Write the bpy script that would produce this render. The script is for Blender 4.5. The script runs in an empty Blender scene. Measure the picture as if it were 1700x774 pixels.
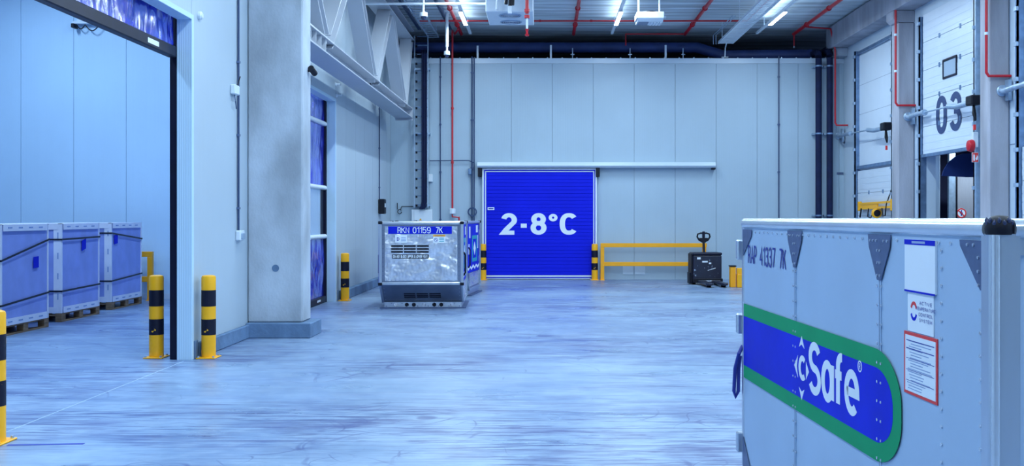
import bpy, bmesh, math, random
from mathutils import Vector, Matrix
random.seed(7)
S = bpy.context.scene
COL = S.collection
R = math.radians

# ------------------------------------------------------------------ camera, world, exposure
F, CX, CY, CH = 1700.0, 903.0, 361.0, 1.7          # focal length and vanishing point in pixels, eye height
cam_d = bpy.data.cameras.new('camera')
cam_d.sensor_width = 36.0
cam_d.lens = 36.0 * F / 1700.0
cam_d.shift_x = -(CX - 850.0) / 1700.0
cam_d.shift_y = -(387.0 - CY) / 1700.0
cam_d.clip_start = 0.05
cam = bpy.data.objects.new('camera', cam_d)
COL.objects.link(cam)
cam.location = (0, 0, CH)
cam.rotation_euler = (R(90), 0, 0)
S.camera = cam
S.view_settings.view_transform = 'Standard'
S.view_settings.look = 'None'
S.view_settings.gamma = 1.0
S.view_settings.use_curve_mapping = False
S.view_settings.exposure = 0.34
w = bpy.data.worlds.new('world')
S.world = w
w.use_nodes = True
w.node_tree.nodes['Background'].inputs[0].default_value = (0.25, 0.42, 0.9, 1)
w.node_tree.nodes['Background'].inputs[1].default_value = 0.08
LAMP_COLOR = (0.66, 0.86, 1.0)
LAMP_POWER = 70.0
UPLIGHT = 0.125
SIDE_COLOR = (0.46, 0.70, 1.0)
SIDE_POWER = 135.0

# ------------------------------------------------------------------ materials
def mat(name, c, rough=0.5, metal=0.0, var=0.0, scale=4.0, stretch=(1, 1, 1), bump=0.0, bscale=None, dark=None, emit=None, spec=0.5, detail=5.0, lo=0.35, hi=0.7):
    m = bpy.data.materials.new(name)
    m.use_nodes = True
    nt = m.node_tree
    b = nt.nodes['Principled BSDF']
    b.inputs['Base Color'].default_value = (*c, 1)
    b.inputs['Roughness'].default_value = rough
    b.inputs['Metallic'].default_value = metal
    b.inputs['Specular IOR Level'].default_value = spec
    if emit:
        b.inputs['Emission Color'].default_value = (*c, 1)
        b.inputs['Emission Strength'].default_value = emit
    if var or bump:
        tc = nt.nodes.new('ShaderNodeTexCoord')
        mp = nt.nodes.new('ShaderNodeMapping')
        mp.inputs['Scale'].default_value = stretch
        nt.links.new(tc.outputs['Object'], mp.inputs[0])
        n = nt.nodes.new('ShaderNodeTexNoise')
        n.inputs['Scale'].default_value = scale
        n.inputs['Detail'].default_value = detail
        nt.links.new(mp.outputs[0], n.inputs['Vector'])
        if var:
            cr = nt.nodes.new('ShaderNodeValToRGB')
            d = dark or tuple(x * (1 - var) for x in c)
            cr.color_ramp.elements[0].position = lo
            cr.color_ramp.elements[1].position = hi
            cr.color_ramp.elements[0].color = (*d, 1)
            cr.color_ramp.elements[1].color = (*c, 1)
            nt.links.new(n.outputs['Fac'], cr.inputs[0])
            nt.links.new(cr.outputs[0], b.inputs['Base Color'])
        if bump:
            n2 = n
            if bscale:
                n2 = nt.nodes.new('ShaderNodeTexNoise')
                n2.inputs['Scale'].default_value = bscale
                nt.links.new(mp.outputs[0], n2.inputs['Vector'])
            bp = nt.nodes.new('ShaderNodeBump')
            bp.inputs['Strength'].default_value = bump
            bp.inputs['Distance'].default_value = 0.02
            nt.links.new(n2.outputs['Fac'], bp.inputs['Height'])
            nt.links.new(bp.outputs[0], b.inputs['Normal'])
    return m

def ribbed(name, c, axis, freq, strength, rough=0.42, var=0.06):
    """sheet metal with fine parallel micro ribs along the panel (relief only)"""
    m = mat(name, c, rough, var=var, scale=0.7)
    nt = m.node_tree
    b = nt.nodes['Principled BSDF']
    tc = nt.nodes.new('ShaderNodeTexCoord')
    wv = nt.nodes.new('ShaderNodeTexWave')
    wv.wave_type = 'BANDS'
    wv.bands_direction = axis
    wv.inputs['Scale'].default_value = freq
    bp = nt.nodes.new('ShaderNodeBump')
    bp.inputs['Strength'].default_value = strength
    bp.inputs['Distance'].default_value = 0.004
    nt.links.new(tc.outputs['Object'], wv.inputs['Vector'])
    nt.links.new(wv.outputs['Fac'], bp.inputs['Height'])
    nt.links.new(bp.outputs[0], b.inputs['Normal'])
    return m

def floor_mat():
    m = bpy.data.materials.new('scuffed_painted_concrete')
    m.use_nodes = True
    nt = m.node_tree
    N, L = nt.nodes, nt.links
    b = N['Principled BSDF']
    tc = N.new('ShaderNodeTexCoord')
    def noise(scale, stretch, rot, detail=6, dist=0.0):
        mp = N.new('ShaderNodeMapping')
        mp.inputs['Scale'].default_value = stretch
        mp.inputs['Rotation'].default_value = (0, 0, rot)
        L.new(tc.outputs['Object'], mp.inputs[0])
        n = N.new('ShaderNodeTexNoise')
        n.inputs['Scale'].default_value = scale
        n.inputs['Detail'].default_value = detail
        n.inputs['Distortion'].default_value = dist
        L.new(mp.outputs[0], n.inputs['Vector'])
        return n.outputs['Fac']
    def ramp(fac, p0, p1, v0, v1):
        r = N.new('ShaderNodeMapRange')
        r.inputs[1].default_value = p0
        r.inputs[2].default_value = p1
        r.inputs[3].default_value = v0
        r.inputs[4].default_value = v1
        L.new(fac, r.inputs[0])
        return r.outputs[0]
    def mul(a, bb, op='MULTIPLY'):
        r = N.new('ShaderNodeMath')
        r.operation = op
        r.use_clamp = True
        L.new(a, r.inputs[0])
        if isinstance(bb, float): r.inputs[1].default_value = bb
        else: L.new(bb, r.inputs[1])
        return r.outputs[0]
    def mix(fac, a, c):
        r = N.new('ShaderNodeMix')
        r.data_type = 'RGBA'
        L.new(fac, r.inputs['Factor'])
        if isinstance(a, tuple): r.inputs['A'].default_value = (*a, 1)
        else: L.new(a, r.inputs['A'])
        r.inputs['B'].default_value = (*c, 1)
        return r.outputs['Result']
    cloudy = ramp(noise(0.35, (1, 1, 1), 0.4, 8), 0.38, 0.64, 0, 1)
    col = mix(cloudy, (0.175, 0.265, 0.43), (0.275, 0.385, 0.53))
    grain = ramp(noise(5.0, (1.0, 1.0, 1), 0.1, 10, 0.4), 0.42, 0.66, 0, 0.25)
    col = mix(grain, col, (0.42, 0.53, 0.66))
    where = ramp(noise(0.40, (0.8, 1, 1), 1.0, 5), 0.40, 0.62, 0.12, 1)
    # broad greyish smears, long drag marks in several directions, thin arcs of wheels
    sm = mul(ramp(noise(1.5, (0.75, 1.5, 1), 0.25, 10, 0.7), 0.49, 0.66, 0, 0.62), where)
    col = mix(sm, col, (0.085, 0.115, 0.27))
    for sc, st, ro, lo, hi, amt in ((3.5, (0.30, 3.0, 1), 0.22, 0.57, 0.64, 0.62), (5.0, (0.28, 3.2, 1), -0.25, 0.58, 0.64, 0.6), (4.2, (0.16, 4.0, 1), -0.9, 0.60, 0.66, 0.6),
                                    (5.0, (0.16, 4.0, 1), 0.85, 0.59, 0.65, 0.6), (6.0, (0.14, 4.5, 1), 1.40, 0.60, 0.66, 0.6), (5.5, (0.16, 4.0, 1), -1.3, 0.60, 0.66, 0.6), (9.0, (0.35, 2.4, 1), 0.5, 0.58, 0.63, 0.45)):
        q = mul(ramp(noise(sc, st, ro, 9, 0.9), lo, hi, 0, amt * 1.25), where)
        col = mix(q, col, (0.04, 0.06, 0.20))
    part = ramp(noise(0.55, (1, 1, 1), 2.0, 3), 0.50, 0.58, 0, 1)
    part2 = ramp(noise(1.3, (1, 1, 1), 0.7, 4), 0.46, 0.56, 0, 1)
    def arcs(scale, off, lo, hi, amt):
        mp = N.new('ShaderNodeMapping')
        mp.inputs['Location'].default_value = off
        L.new(tc.outputs['Object'], mp.inputs[0])
        n = N.new('ShaderNodeTexNoise')
        n.inputs['Scale'].default_value = scale
        n.inputs['Detail'].default_value = 1.0
        L.new(mp.outputs[0], n.inputs['Vector'])
        q = N.new('ShaderNodeMath'); q.operation = 'SUBTRACT'
        L.new(n.outputs['Fac'], q.inputs[0]); q.inputs[1].default_value = 0.5
        r = N.new('ShaderNodeMath'); r.operation = 'ABSOLUTE'
        L.new(q.outputs[0], r.inputs[0])
        return mul(mul(ramp(r.outputs[0], lo, hi, amt, 0), part), part2)
    for k, (sc, off) in enumerate(((0.5, (3, 1, 0)), (0.7, (9, 4, 0)), (0.9, (1, 8, 0)), (0.6, (15, 2, 0)), (1.2, (4, 14, 0)))):
        col = mix(arcs(sc, off, 0.0015, 0.0045, 0.7), col, (0.05, 0.075, 0.22))
    L.new(col, b.inputs['Base Color'])
    rg = ramp(noise(1.2, (0.6, 1.4, 1), 0.2, 6), 0.3, 0.7, 0.24, 0.46)
    L.new(rg, b.inputs['Roughness'])
    b.inputs['Specular IOR Level'].default_value = 0.45
    return m

def fabric_clear(name, c, alpha):
    m = mat(name, c, 0.15)
    b = m.node_tree.nodes['Principled BSDF']
    b.inputs['Alpha'].default_value = alpha
    return m

M = {}
M['panel'] = ribbed('back_wall_sheet', (0.42, 0.54, 0.645), 'X', 12.0, 0.25)
M['panel_left'] = ribbed('left_wall_sheet', (0.47, 0.565, 0.65), 'Y', 12.0, 0.25)
M['panel_side'] = ribbed('side_room_sheet', (0.56, 0.76, 0.92), 'X', 12.0, 0.3)
M['joint'] = mat('dark_joint', (0.14, 0.19, 0.30), 0.7)
M['trim'] = mat('white_trim', (0.58, 0.69, 0.80), 0.35, var=0.05, scale=2)
M['white'] = mat('white_enamel', (0.74, 0.82, 0.90), 0.35, var=0.05, scale=5)
M['concrete_grey'] = mat('grey_cast_concrete', (0.46, 0.47, 0.54), 0.85, var=0.35, scale=1.3, bump=0.25, bscale=30, stretch=(2, 2, 0.4))
M['concrete'] = mat('cast_concrete', (0.53, 0.60, 0.69), 0.85, var=0.42, scale=1.5, detail=9, bump=0.25, bscale=30, stretch=(1, 1, 0.6))
M['plinth'] = mat('plinth_concrete', (0.15, 0.26, 0.44), 0.8, var=0.35, scale=3, bump=0.25, bscale=25)
M['slab'] = mat('board_marked_concrete', (0.80, 0.90, 0.97), 0.9, var=0.55, scale=2.5, stretch=(0.16, 3.6, 1), bump=0.3, detail=9)
M['void'] = mat('unlit_void', (0.03, 0.05, 0.10), 0.9)  # near-black stands in for the unlit space above the back wall
M['floor'] = floor_mat()
M['steel_white'] = mat('grey_white_steel', (0.46, 0.50, 0.57), 0.4, var=0.06, scale=2)
M['galv'] = mat('galvanised_steel', (0.45, 0.58, 0.74), 0.38, 0.55, var=0.2, scale=12)
M['track'] = mat('blue_grey_track', (0.20, 0.32, 0.52), 0.4, 0.5, var=0.3, scale=8)
M['alu'] = mat('brushed_aluminium', (0.62, 0.68, 0.76), 0.32, 0.85, var=0.12, scale=6, stretch=(1, 1, 0.1))
M['alu_sheet'] = mat('dented_aluminium_sheet', (0.80, 0.84, 0.92), 0.26, 0.72, var=0.2, scale=3.0, bump=1.0, bscale=4.5)
for q_ in M['alu_sheet'].node_tree.nodes:
    if q_.type == 'BUMP': q_.inputs['Distance'].default_value = 0.055
M['alu_shaded'] = mat('shaded_aluminium_sheet', (0.30, 0.35, 0.46), 0.3, 0.8, var=0.25, scale=3.0, bump=0.4, bscale=3)  # same aluminium, shade of the sloping front put into a darker colour
M['rap_skin'] = mat('painted_grey_skin', (0.42, 0.57, 0.76), 0.45, 0.1, var=0.07, scale=2)
M['gusset'] = mat('dark_gusset', (0.13, 0.18, 0.32), 0.4, 0.5, var=0.2, scale=20)
M['rap_rail'] = mat('bright_rail', (0.68, 0.75, 0.83), 0.22, 0.6, var=0.1, scale=4)
M['blue'] = mat('royal_blue_paint', (0.006, 0.022, 0.70), 0.55, spec=0.15, var=0.25, scale=2)
M['blue_door'] = mat('blue_door_leaf', (0.004, 0.014, 0.70), 0.55, spec=0.15, var=0.12, scale=1.0)
M['curtain'] = mat('blue_curtain_fabric', (0.006, 0.02, 0.78), 0.16, var=0.3, scale=2, stretch=(1, 1, 0.4), bump=1.0, bscale=3.5, spec=0.9)
M['curtain'].node_tree.nodes['Principled BSDF'].inputs['IOR'].default_value = 2.3
M['curtain'].node_tree.nodes['Principled BSDF'].inputs['Coat Weight'].default_value = 1.0
M['curtain'].node_tree.nodes['Principled BSDF'].inputs['Coat Roughness'].default_value = 0.12
for q_ in M['curtain'].node_tree.nodes:
    if q_.type == 'BUMP': q_.inputs['Distance'].default_value = 0.12
M['clear'] = fabric_clear('clear_vinyl', (0.55, 0.68, 0.85), 0.35)
M['sign_blue'] = mat('blue_print', (0.006, 0.018, 0.55), 0.6, spec=0.12)
M['green'] = mat('green_print', (0.008, 0.34, 0.14), 0.6, spec=0.15, var=0.08, scale=3)
M['teal'] = mat('teal_print', (0.02, 0.35, 0.42), 0.4)
M['print_white'] = mat('white_print', (0.80, 0.87, 0.94), 0.5)
M['print_navy'] = mat('navy_print', (0.015, 0.03, 0.30), 0.5)
M['print_red'] = mat('red_print', (0.75, 0.04, 0.04), 0.5)
M['print_grey'] = mat('grey_print', (0.30, 0.40, 0.62), 0.6)
M['yellow'] = mat('safety_yellow', (1.0, 0.47, 0.004), 0.42, var=0.05, scale=7)
M['yellow_dull'] = mat('rail_yellow', (1.0, 0.42, 0.005), 0.5, var=0.06, scale=5)
M['black'] = mat('matt_black', (0.004, 0.005, 0.014), 0.5, spec=0.3, var=0.3, scale=10)
M['band'] = mat('chipped_black_band', (0.004, 0.005, 0.02), 0.5, spec=0.3, dark=(0.85, 0.45, 0.02), var=0.5, scale=8, lo=0.365, hi=0.372, detail=3)
M['navy_black'] = mat('navy_black_frame', (0.005, 0.007, 0.03), 0.45, spec=0.3, var=0.3, scale=8)
M['lagging'] = mat('dark_pipe_lagging', (0.010, 0.018, 0.07), 0.7, spec=0.25, var=0.3, scale=6)
M['duct'] = mat('dark_blue_duct', (0.03, 0.06, 0.22), 0.5, var=0.3, scale=3)
M['cable'] = mat('dark_cable', (0.05, 0.09, 0.20), 0.5)
M['conduit'] = mat('blue_grey_conduit', (0.03, 0.06, 0.15), 0.45)
M['red'] = mat('red_pipe_paint', (0.62, 0.015, 0.03), 0.35, var=0.15, scale=8)
M['truck'] = mat('scratched_black_paint', (0.014, 0.017, 0.04), 0.35, dark=(0.35, 0.42, 0.55), var=0.5, scale=16, lo=0.30, hi=0.34, stretch=(1, 1, 0.6))
M['wood'] = mat('pallet_wood', (0.33, 0.20, 0.10), 0.8, var=0.45, scale=5, stretch=(1, 1, 6))
M['carton'] = mat('blue_grey_carton', (0.34, 0.42, 0.82), 0.75, var=0.14, scale=3)
M['carton_white'] = mat('white_corner_board', (0.85, 0.86, 0.92), 0.6, var=0.06, scale=4)
M['strap'] = mat('black_strap', (0.008, 0.01, 0.02), 0.5)
M['dock_door'] = mat('white_dock_panel', (0.68, 0.76, 0.86), 0.35, var=0.05, scale=2)
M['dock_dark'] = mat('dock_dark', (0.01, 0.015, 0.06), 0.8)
M['dock_flap'] = mat('dark_blue_flap', (0.03, 0.07, 0.30), 0.55, var=0.3, scale=3)
M['window'] = mat('dock_window_pane', (0.40, 0.50, 0.62), 0.12, spec=0.8)
M['glow'] = mat('lit_diffuser', (0.88, 0.94, 1.0), 0.4, emit=9.0)
M['dome'] = mat('dark_dome', (0.02, 0.03, 0.09), 0.1, spec=0.8)
M['line'] = mat('navy_floor_paint', (0.006, 0.02, 0.35), 0.5)
M['seal'] = mat('pale_joint_seal', (0.45, 0.58, 0.74), 0.5)
M['number'] = mat('navy_number_paint', (0.03, 0.055, 0.16), 0.5)

# ------------------------------------------------------------------ mesh builder
class MB:
    def __init__(self):
        self.v, self.f, self.m, self.s = [], [], [], []
    def add(self, vs, fs, m=0, smooth=False):
        o = len(self.v)
        self.v += [tuple(p) for p in vs]
        for q in fs:
            self.f.append([o + i for i in q]); self.m.append(m); self.s.append(smooth)
        return self
    def box(self, x0, x1, y0, y1, z0, z1, m=0):
        vs = [(x, y, z) for z in (z0, z1) for y in (y0, y1) for x in (x0, x1)]
        return self.add(vs, [(0, 2, 3, 1), (4, 5, 7, 6), (0, 1, 5, 4), (2, 6, 7, 3), (0, 4, 6, 2), (1, 3, 7, 5)], m)
    def bar(self, p, q, wx, wz, up=(0, 0, 1), m=0):
        """square bar from p to q, wx wide sideways and wz along up"""
        p, q, up = Vector(p), Vector(q), Vector(up)
        d = (q - p).normalized()
        s = d.cross(up).normalized(); u = s.cross(d).normalized()
        vs = [e + s * a * wx / 2 + u * b * wz / 2 for e in (p, q) for a, b in ((-1, -1), (1, -1), (1, 1), (-1, 1))]
        return self.add(vs, [(3, 2, 1, 0), (4, 5, 6, 7), (0, 1, 5, 4), (1, 2, 6, 5), (2, 3, 7, 6), (3, 0, 4, 7)], m)
    def cyl(self, p, q, r, n=12, r2=None, m=0):
        p, q = Vector(p), Vector(q)
        d = (q - p).normalized()
        a = d.orthogonal().normalized(); b = d.cross(a)
        r2 = r if r2 is None else r2
        vs = []
        for e, rr in ((p, r), (q, r2)):
            vs += [e + (a * math.cos(2 * math.pi * k / n) + b * math.sin(2 * math.pi * k / n)) * rr for k in range(n)]
        self.add(vs, [(k, (k + 1) % n, n + (k + 1) % n, n + k) for k in range(n)], m, True)
        self.add(vs[:n], [list(range(n))[::-1]], m); self.add(vs[n:], [list(range(n))], m)
        return self
    def tube(self, pts, r, n=8, m=0, closed=False):
        pts = [Vector(p) for p in pts]
        vs = []; a = None; k = len(pts)
        for i, p in enumerate(pts):
            if closed: d = (pts[(i + 1) % k] - pts[i - 1]).normalized()
            else:
                d0 = (p - pts[i - 1]).normalized() if i else (pts[1] - p).normalized()
                d1 = (pts[i + 1] - p).normalized() if i < k - 1 else d0
                d = (d0 + d1).normalized() if (d0 + d1).length > 1e-6 else d0
            a = d.orthogonal().normalized() if a is None else (a - d * a.dot(d)).normalized()
            b = d.cross(a)
            vs += [p + (a * math.cos(2 * math.pi * j / n) + b * math.sin(2 * math.pi * j / n)) * r for j in range(n)]
        fs = []
        for i in range(k if closed else k - 1):
            o, o2 = i * n, ((i + 1) % k) * n
            fs += [(o + j, o + (j + 1) % n, o2 + (j + 1) % n, o2 + j) for j in range(n)]
        self.add(vs, fs, m, True)
        if not closed:
            self.add(vs[:n], [list(range(n))[::-1]], m); self.add(vs[-n:], [list(range(n))], m)
        return self
    def prism(self, poly, o, u, v, t, m=0):
        """polygon (a, b) placed at o + a*u + b*v, thickened by vector t"""
        o, u, v, t = Vector(o), Vector(u), Vector(v), Vector(t)
        n = len(poly)
        A = [o + u * a + v * b for a, b in poly]
        B = [p + t for p in A]
        if u.cross(v).dot(t) > 0: A, B = B, A
        return self.add(A + B, [list(range(n)), list(range(n, 2 * n))[::-1]] + [(k, n + k, n + (k + 1) % n, (k + 1) % n) for k in range(n)], m)
    def lathe(self, prof, c, n=16, axis='z', m=0, ring=False):
        c = Vector(c)
        vs = []
        for r, h in prof:
            for k in range(n):
                x, y = r * math.cos(2 * math.pi * k / n), r * math.sin(2 * math.pi * k / n)
                p = {'z': (x, y, h), 'x': (h, x, y), 'y': (y, h, x)}[axis]
                vs.append(c + Vector(p))
        fs = [(i * n + k, i * n + (k + 1) % n, (i + 1) * n + (k + 1) % n, (i + 1) * n + k) for i in range(len(prof) - 1) for k in range(n)]
        if ring: fs += [((len(prof) - 1) * n + k, (len(prof) - 1) * n + (k + 1) % n, (k + 1) % n, k) for k in range(n)]
        self.add(vs, fs, m, True)
        if ring: return self
        self.add(vs[:n], [list(range(n))[::-1]], m); self.add(vs[-n:], [list(range(n))], m)
        return self
    def grid(self, fn, nu, nv, m=0):
        vs = [fn(i / nu, j / nv) for j in range(nv + 1) for i in range(nu + 1)]
        return self.add(vs, [(j * (nu + 1) + i, j * (nu + 1) + i + 1, (j + 1) * (nu + 1) + i + 1, (j + 1) * (nu + 1) + i) for j in range(nv) for i in range(nu)], m, True)
    def build(self, name, mats, parent=None, world=False, bevel=0.0, seg=1):
        vs = self.v
        if world and parent is not None:
            inv = root_matrix(parent).inverted()
            vs = [inv @ Vector(p) for p in vs]
        me = bpy.data.meshes.new(name)
        me.from_pydata([tuple(p) for p in vs], [], self.f)
        for x in (mats if isinstance(mats, (list, tuple)) else [mats]):
            me.materials.append(M[x] if isinstance(x, str) else x)
        for p, mi, sm in zip(me.polygons, self.m, self.s):
            p.material_index = mi; p.use_smooth = sm
        if bevel or True:
            bm = bmesh.new(); bm.from_mesh(me)
            bmesh.ops.remove_doubles(bm, verts=bm.verts, dist=1e-6)
            if bevel:
                ed = [e for e in bm.edges if len(e.link_faces) == 2 and e.calc_face_angle(0) > 0.6]
                bmesh.ops.bevel(bm, geom=ed, offset=bevel, segments=seg, affect='EDGES', profile=0.5)
            bmesh.ops.recalc_face_normals(bm, faces=bm.faces)
            bm.to_mesh(me); bm.free()
        if any(self.s): me.set_sharp_from_angle(angle=R(40))
        return link(name, me, parent)

def link(name, me, parent=None):
    o = bpy.data.objects.new(name, me)
    COL.objects.link(o)
    if parent is not None: o.parent = parent
    return o
def root_matrix(o):
    while o.parent is not None: o = o.parent
    return Matrix.Translation(o.location) @ Matrix.Rotation(o.rotation_euler.z, 4, 'Z')
def thing(name, label, cat, loc=(0, 0, 0), rotz=0.0, group=None):
    o = link(name, None)
    o.location = loc; o.rotation_euler = (0, 0, rotz)
    o['label'] = label; o['category'] = cat
    if group: o['group'] = group
    return o
def tag(o, label, cat, group=None):
    o['label'] = label; o['category'] = cat
    if group: o['group'] = group
    return o
def struct(o):
    o['kind'] = 'structure'
    return o
def stuff(o):
    o['kind'] = 'stuff'
    return o
def relabel(o, t):
    o['label'] = t
    return o
def copy_tree(o, parent=None):
    c = o.copy(); COL.objects.link(c)
    c.parent = parent
    for ch in list(o.children): copy_tree(ch, c)
    return c
def at(px, py, Y):
    """the point at depth Y that the photograph shows at pixel (px, py)"""
    return ((px - CX) * Y / F, Y, CH - (py - CY) * Y / F)
def BX(*a): return MB().box(*a)

# a plain stroke alphabet: every letter is a set of centre lines in a box w wide and 1 high
def arc(cx, cy, rx, ry, a0, a1, n=14, k=1.0):
    out = []
    for i in range(n + 1):
        a = R(a0 + (a1 - a0) * i / n)
        c, q = math.cos(a), math.sin(a)
        out.append((cx + rx * math.copysign(abs(c) ** k, c), cy + ry * math.copysign(abs(q) ** k, q)))
    return out
def loop(w, y0, y1, k=0.85):
    return arc(w / 2, (y0 + y1) / 2, w / 2, (y1 - y0) / 2, 0, 360, 28, k)
W6, W5 = 0.56, 0.5
def O_(w): return [loop(w, 0, 1, 0.8)]
GL = {
 ' ': (0.22, []), '-': (0.28, [[(0, 0.40), (0.28, 0.40)]]), '°': (0.26, [arc(0.13, 0.86, 0.13, 0.14, 0, 360, 20)]),
 '0': (W5, O_(W5)), '1': (0.26, [[(0.26, 0), (0.26, 1), (0.0, 0.80)]]),
 '2': (W5, [arc(W5 / 2, 0.72, W5 / 2, 0.28, 165, -25, 14) + [(0.12, 0.18), (0, 0), (W5, 0)]]),
 '3': (W5, [arc(W5 / 2, 0.76, W5 / 2 * 0.92, 0.24, 160, -90, 14), arc(W5 / 2, 0.27, W5 / 2, 0.27, 90, -165, 16), [(0.16, 0.53), (0.27, 0.53)]]),
 '4': (0.54, [[(0.40, 0), (0.40, 1), (0, 0.30), (0.54, 0.30)]]),
 '5': (W5, [[(W5, 1), (0.06, 1), (0.02, 0.52)] + arc(W5 / 2, 0.31, W5 / 2, 0.31, 140, -160, 16)]),
 '6': (W5, [loop(W5, 0, 0.60), [(0, 0.32), (0.02, 0.62)] + arc(W5 / 2, 0.72, W5 / 2, 0.28, 180, 30, 10)]),
 '7': (W5, [[(0, 1), (W5, 1), (0.15, 0)]]),
 '8': (W5, [arc(W5 / 2, 0.765, W5 / 2 * 0.88, 0.235, 0, 360, 24), arc(W5 / 2, 0.275, W5 / 2, 0.275, 0, 360, 24)]),
 '9': (W5, [loop(W5, 0.40, 1), [(W5, 0.68), (W5 - 0.02, 0.38)] + arc(W5 / 2, 0.28, W5 / 2, 0.28, 0, -150, 10)]),
 'A': (0.62, [[(0, 0), (0.31, 1), (0.62, 0)], [(0.11, 0.32), (0.51, 0.32)]]),
 'B': (W5, [[(0, 0), (0, 1), (0.26, 1)] + arc(0.26, 0.76, 0.22, 0.24, 90, -90, 10) + [(0, 0.52)], [(0, 0), (0.26, 0)] + arc(0.26, 0.26, 0.24, 0.26, -90, 90, 10)]),
 'C': (0.60, [arc(0.31, 0.5, 0.31, 0.5, 42, 318, 24, 0.85)]),
 'D': (W6, [[(0, 0), (0, 1), (0.2, 1)] + arc(0.2, 0.5, 0.36, 0.5, 90, -90, 16) + [(0, 0)]]),
 'E': (0.46, [[(0.46, 1), (0, 1), (0, 0), (0.46, 0)], [(0, 0.52), (0.42, 0.52)]]),
 'I': (0.02, [[(0.01, 0), (0.01, 1)]]), 'L': (0.42, [[(0, 1), (0, 0), (0.42, 0)]]),
 'K': (W6, [[(0, 0), (0, 1)], [(0.53, 1), (0, 0.40)], [(0.20, 0.62), (0.56, 0)]]),
 'M': (0.68, [[(0, 0), (0, 1), (0.34, 0.1), (0.68, 1), (0.68, 0)]]), 'N': (W6, [[(0, 0), (0, 1), (W6, 0), (W6, 1)]]),
 'O': (0.62, O_(0.62)), 'P': (W5, [[(0, 0), (0, 1), (0.26, 1)] + arc(0.26, 0.73, 0.24, 0.27, 90, -90, 12) + [(0, 0.46)]]),
 'R': (0.54, [[(0, 0), (0, 1), (0.28, 1)] + arc(0.28, 0.74, 0.24, 0.26, 90, -90, 12) + [(0, 0.48)], [(0.28, 0.48), (0.46, 0.36), (0.52, 0)]]),
 'S': (W5, [arc(W5 / 2, 0.75, W5 / 2 * 0.94, 0.25, 25, 270, 14) + arc(W5 / 2, 0.25, W5 / 2, 0.25, 90, -155, 14)]),
 'T': (W5, [[(0, 1), (W5, 1)], [(W5 / 2, 1), (W5 / 2, 0)]]), 'U': (W5, [[(0, 1), (0, 0.28)] + arc(W5 / 2, 0.28, W5 / 2, 0.28, 180, 360, 14) + [(W5, 1)]]),
 'V': (0.58, [[(0, 1), (0.29, 0), (0.58, 1)]]), 'W': (0.84, [[(0, 1), (0.21, 0), (0.42, 0.95), (0.63, 0), (0.84, 1)]]), 'Y': (W6, [[(0, 1), (0.28, 0.45), (W6, 1)], [(0.28, 0.45), (0.28, 0)]]),
 '&': (W6, [[(0.56, 0), (0.14, 0.66)] + arc(0.25, 0.80, 0.15, 0.18, 200, -20, 10) + [(0.08, 0.42)] + arc(0.22, 0.22, 0.22, 0.22, 130, 340, 12) + [(0.52, 0.48)]]),
 'a': (0.46, [arc(0.22, 0.36, 0.22, 0.36, 0, 360, 24), [(0.46, 0.74), (0.46, 0.0)]]),
 'e': (0.48, [[(0.01, 0.37), (0.48, 0.37)] + arc(0.24, 0.37, 0.24, 0.37, 0, 312, 24)]),
 'c': (0.42, [arc(0.22, 0.32, 0.22, 0.32, 48, 312, 20)]),
 'f': (0.26, [[(0.08, 0), (0.08, 0.78)] + arc(0.24, 0.78, 0.16, 0.20, 180, 90, 8) + [(0.27, 0.98)], [(-0.06, 0.60), (0.25, 0.60)]]),
}
def stroke(mb, pts, sw, to, thin=0.78):
    """a centre line thickened to sw (same on both sides, mitred), placed by to()"""
    n = len(pts)
    P = [Vector((p[0], p[1] / thin, 0)) for p in pts]          # horizontals come out thinner than stems
    P = [p for i, p in enumerate(P) if i == 0 or (p - P[i - 1]).length > 1e-6]
    n = len(P)
    cl = (P[0] - P[-1]).length < 1e-5
    vs = []
    for i, p in enumerate(P):
        a = (p - P[i - 1]).normalized() if i else ((P[0] - P[-2]).normalized() if cl else (P[1] - P[0]).normalized())
        b = (P[i + 1] - p).normalized() if i < n - 1 else ((P[1] - P[0]).normalized() if cl else a)
        na, nb = Vector((-a.y, a.x, 0)), Vector((-b.y, b.x, 0))
        m = (na + nb)
        m = m.normalized() if m.length > 1e-6 else na
        k = min(2.2, 1 / max(0.35, m.dot(na)))
        vs += [to(Vector((q.x, q.y * thin, 0))) for q in (p + m * k * sw / 2, p - m * k * sw / 2)]
    mb.add(vs, [(2 * i, 2 * i + 1, 2 * i + 3, 2 * i + 2) for i in range(n - 1)])
def text(s, name, material, parent, o, u, v, x0, x1, y0, y1, n, bold=0.1, gap=0.16, world=True, thick=0.003):
    """flat lettering fitted to the rectangle x0..x1, y0..y1 on the plane o + x*u + y*v; bold is the stroke as a share of the height"""
    o, u, v, nn = Vector(o), Vector(u), Vector(v), Vector(n).normalized()
    H = y1 - y0; sw = bold * H
    runs, pen = [], 0.0
    for c in s:
        wd, st = GL[c]
        runs.append((pen, st, c)); pen += wd + gap
    total = pen - gap
    kx = (x1 - x0 - sw) / total; ky = (H - sw * 0.78)
    mb = MB(); lift = 0
    for px, st, c in runs:
        for pts in st:
            lift += 1
            e = thick + (lift % 3) * 0.0002
            stroke(mb, [(x0 + sw / 2 + (px + a) * kx, y0 + sw * 0.39 + b * ky) for a, b in pts], sw * (0.62 if c == '°' else 1), lambda q, e=e: o + u * q.x + v * q.y + nn * e)
    inv = root_matrix(parent).inverted() if (world and parent is not None) else Matrix.Identity(4)
    m2 = bpy.data.meshes.new(name)
    m2.from_pydata([tuple(inv @ Vector(q)) for q in mb.v], [], mb.f)
    m2.materials.append(M[material])
    return link(name, m2, parent)

LX, RX, BY = -4.2, 8.2, 28.0          # left wall, right wall, back wall
CEIL = 6.9

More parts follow.
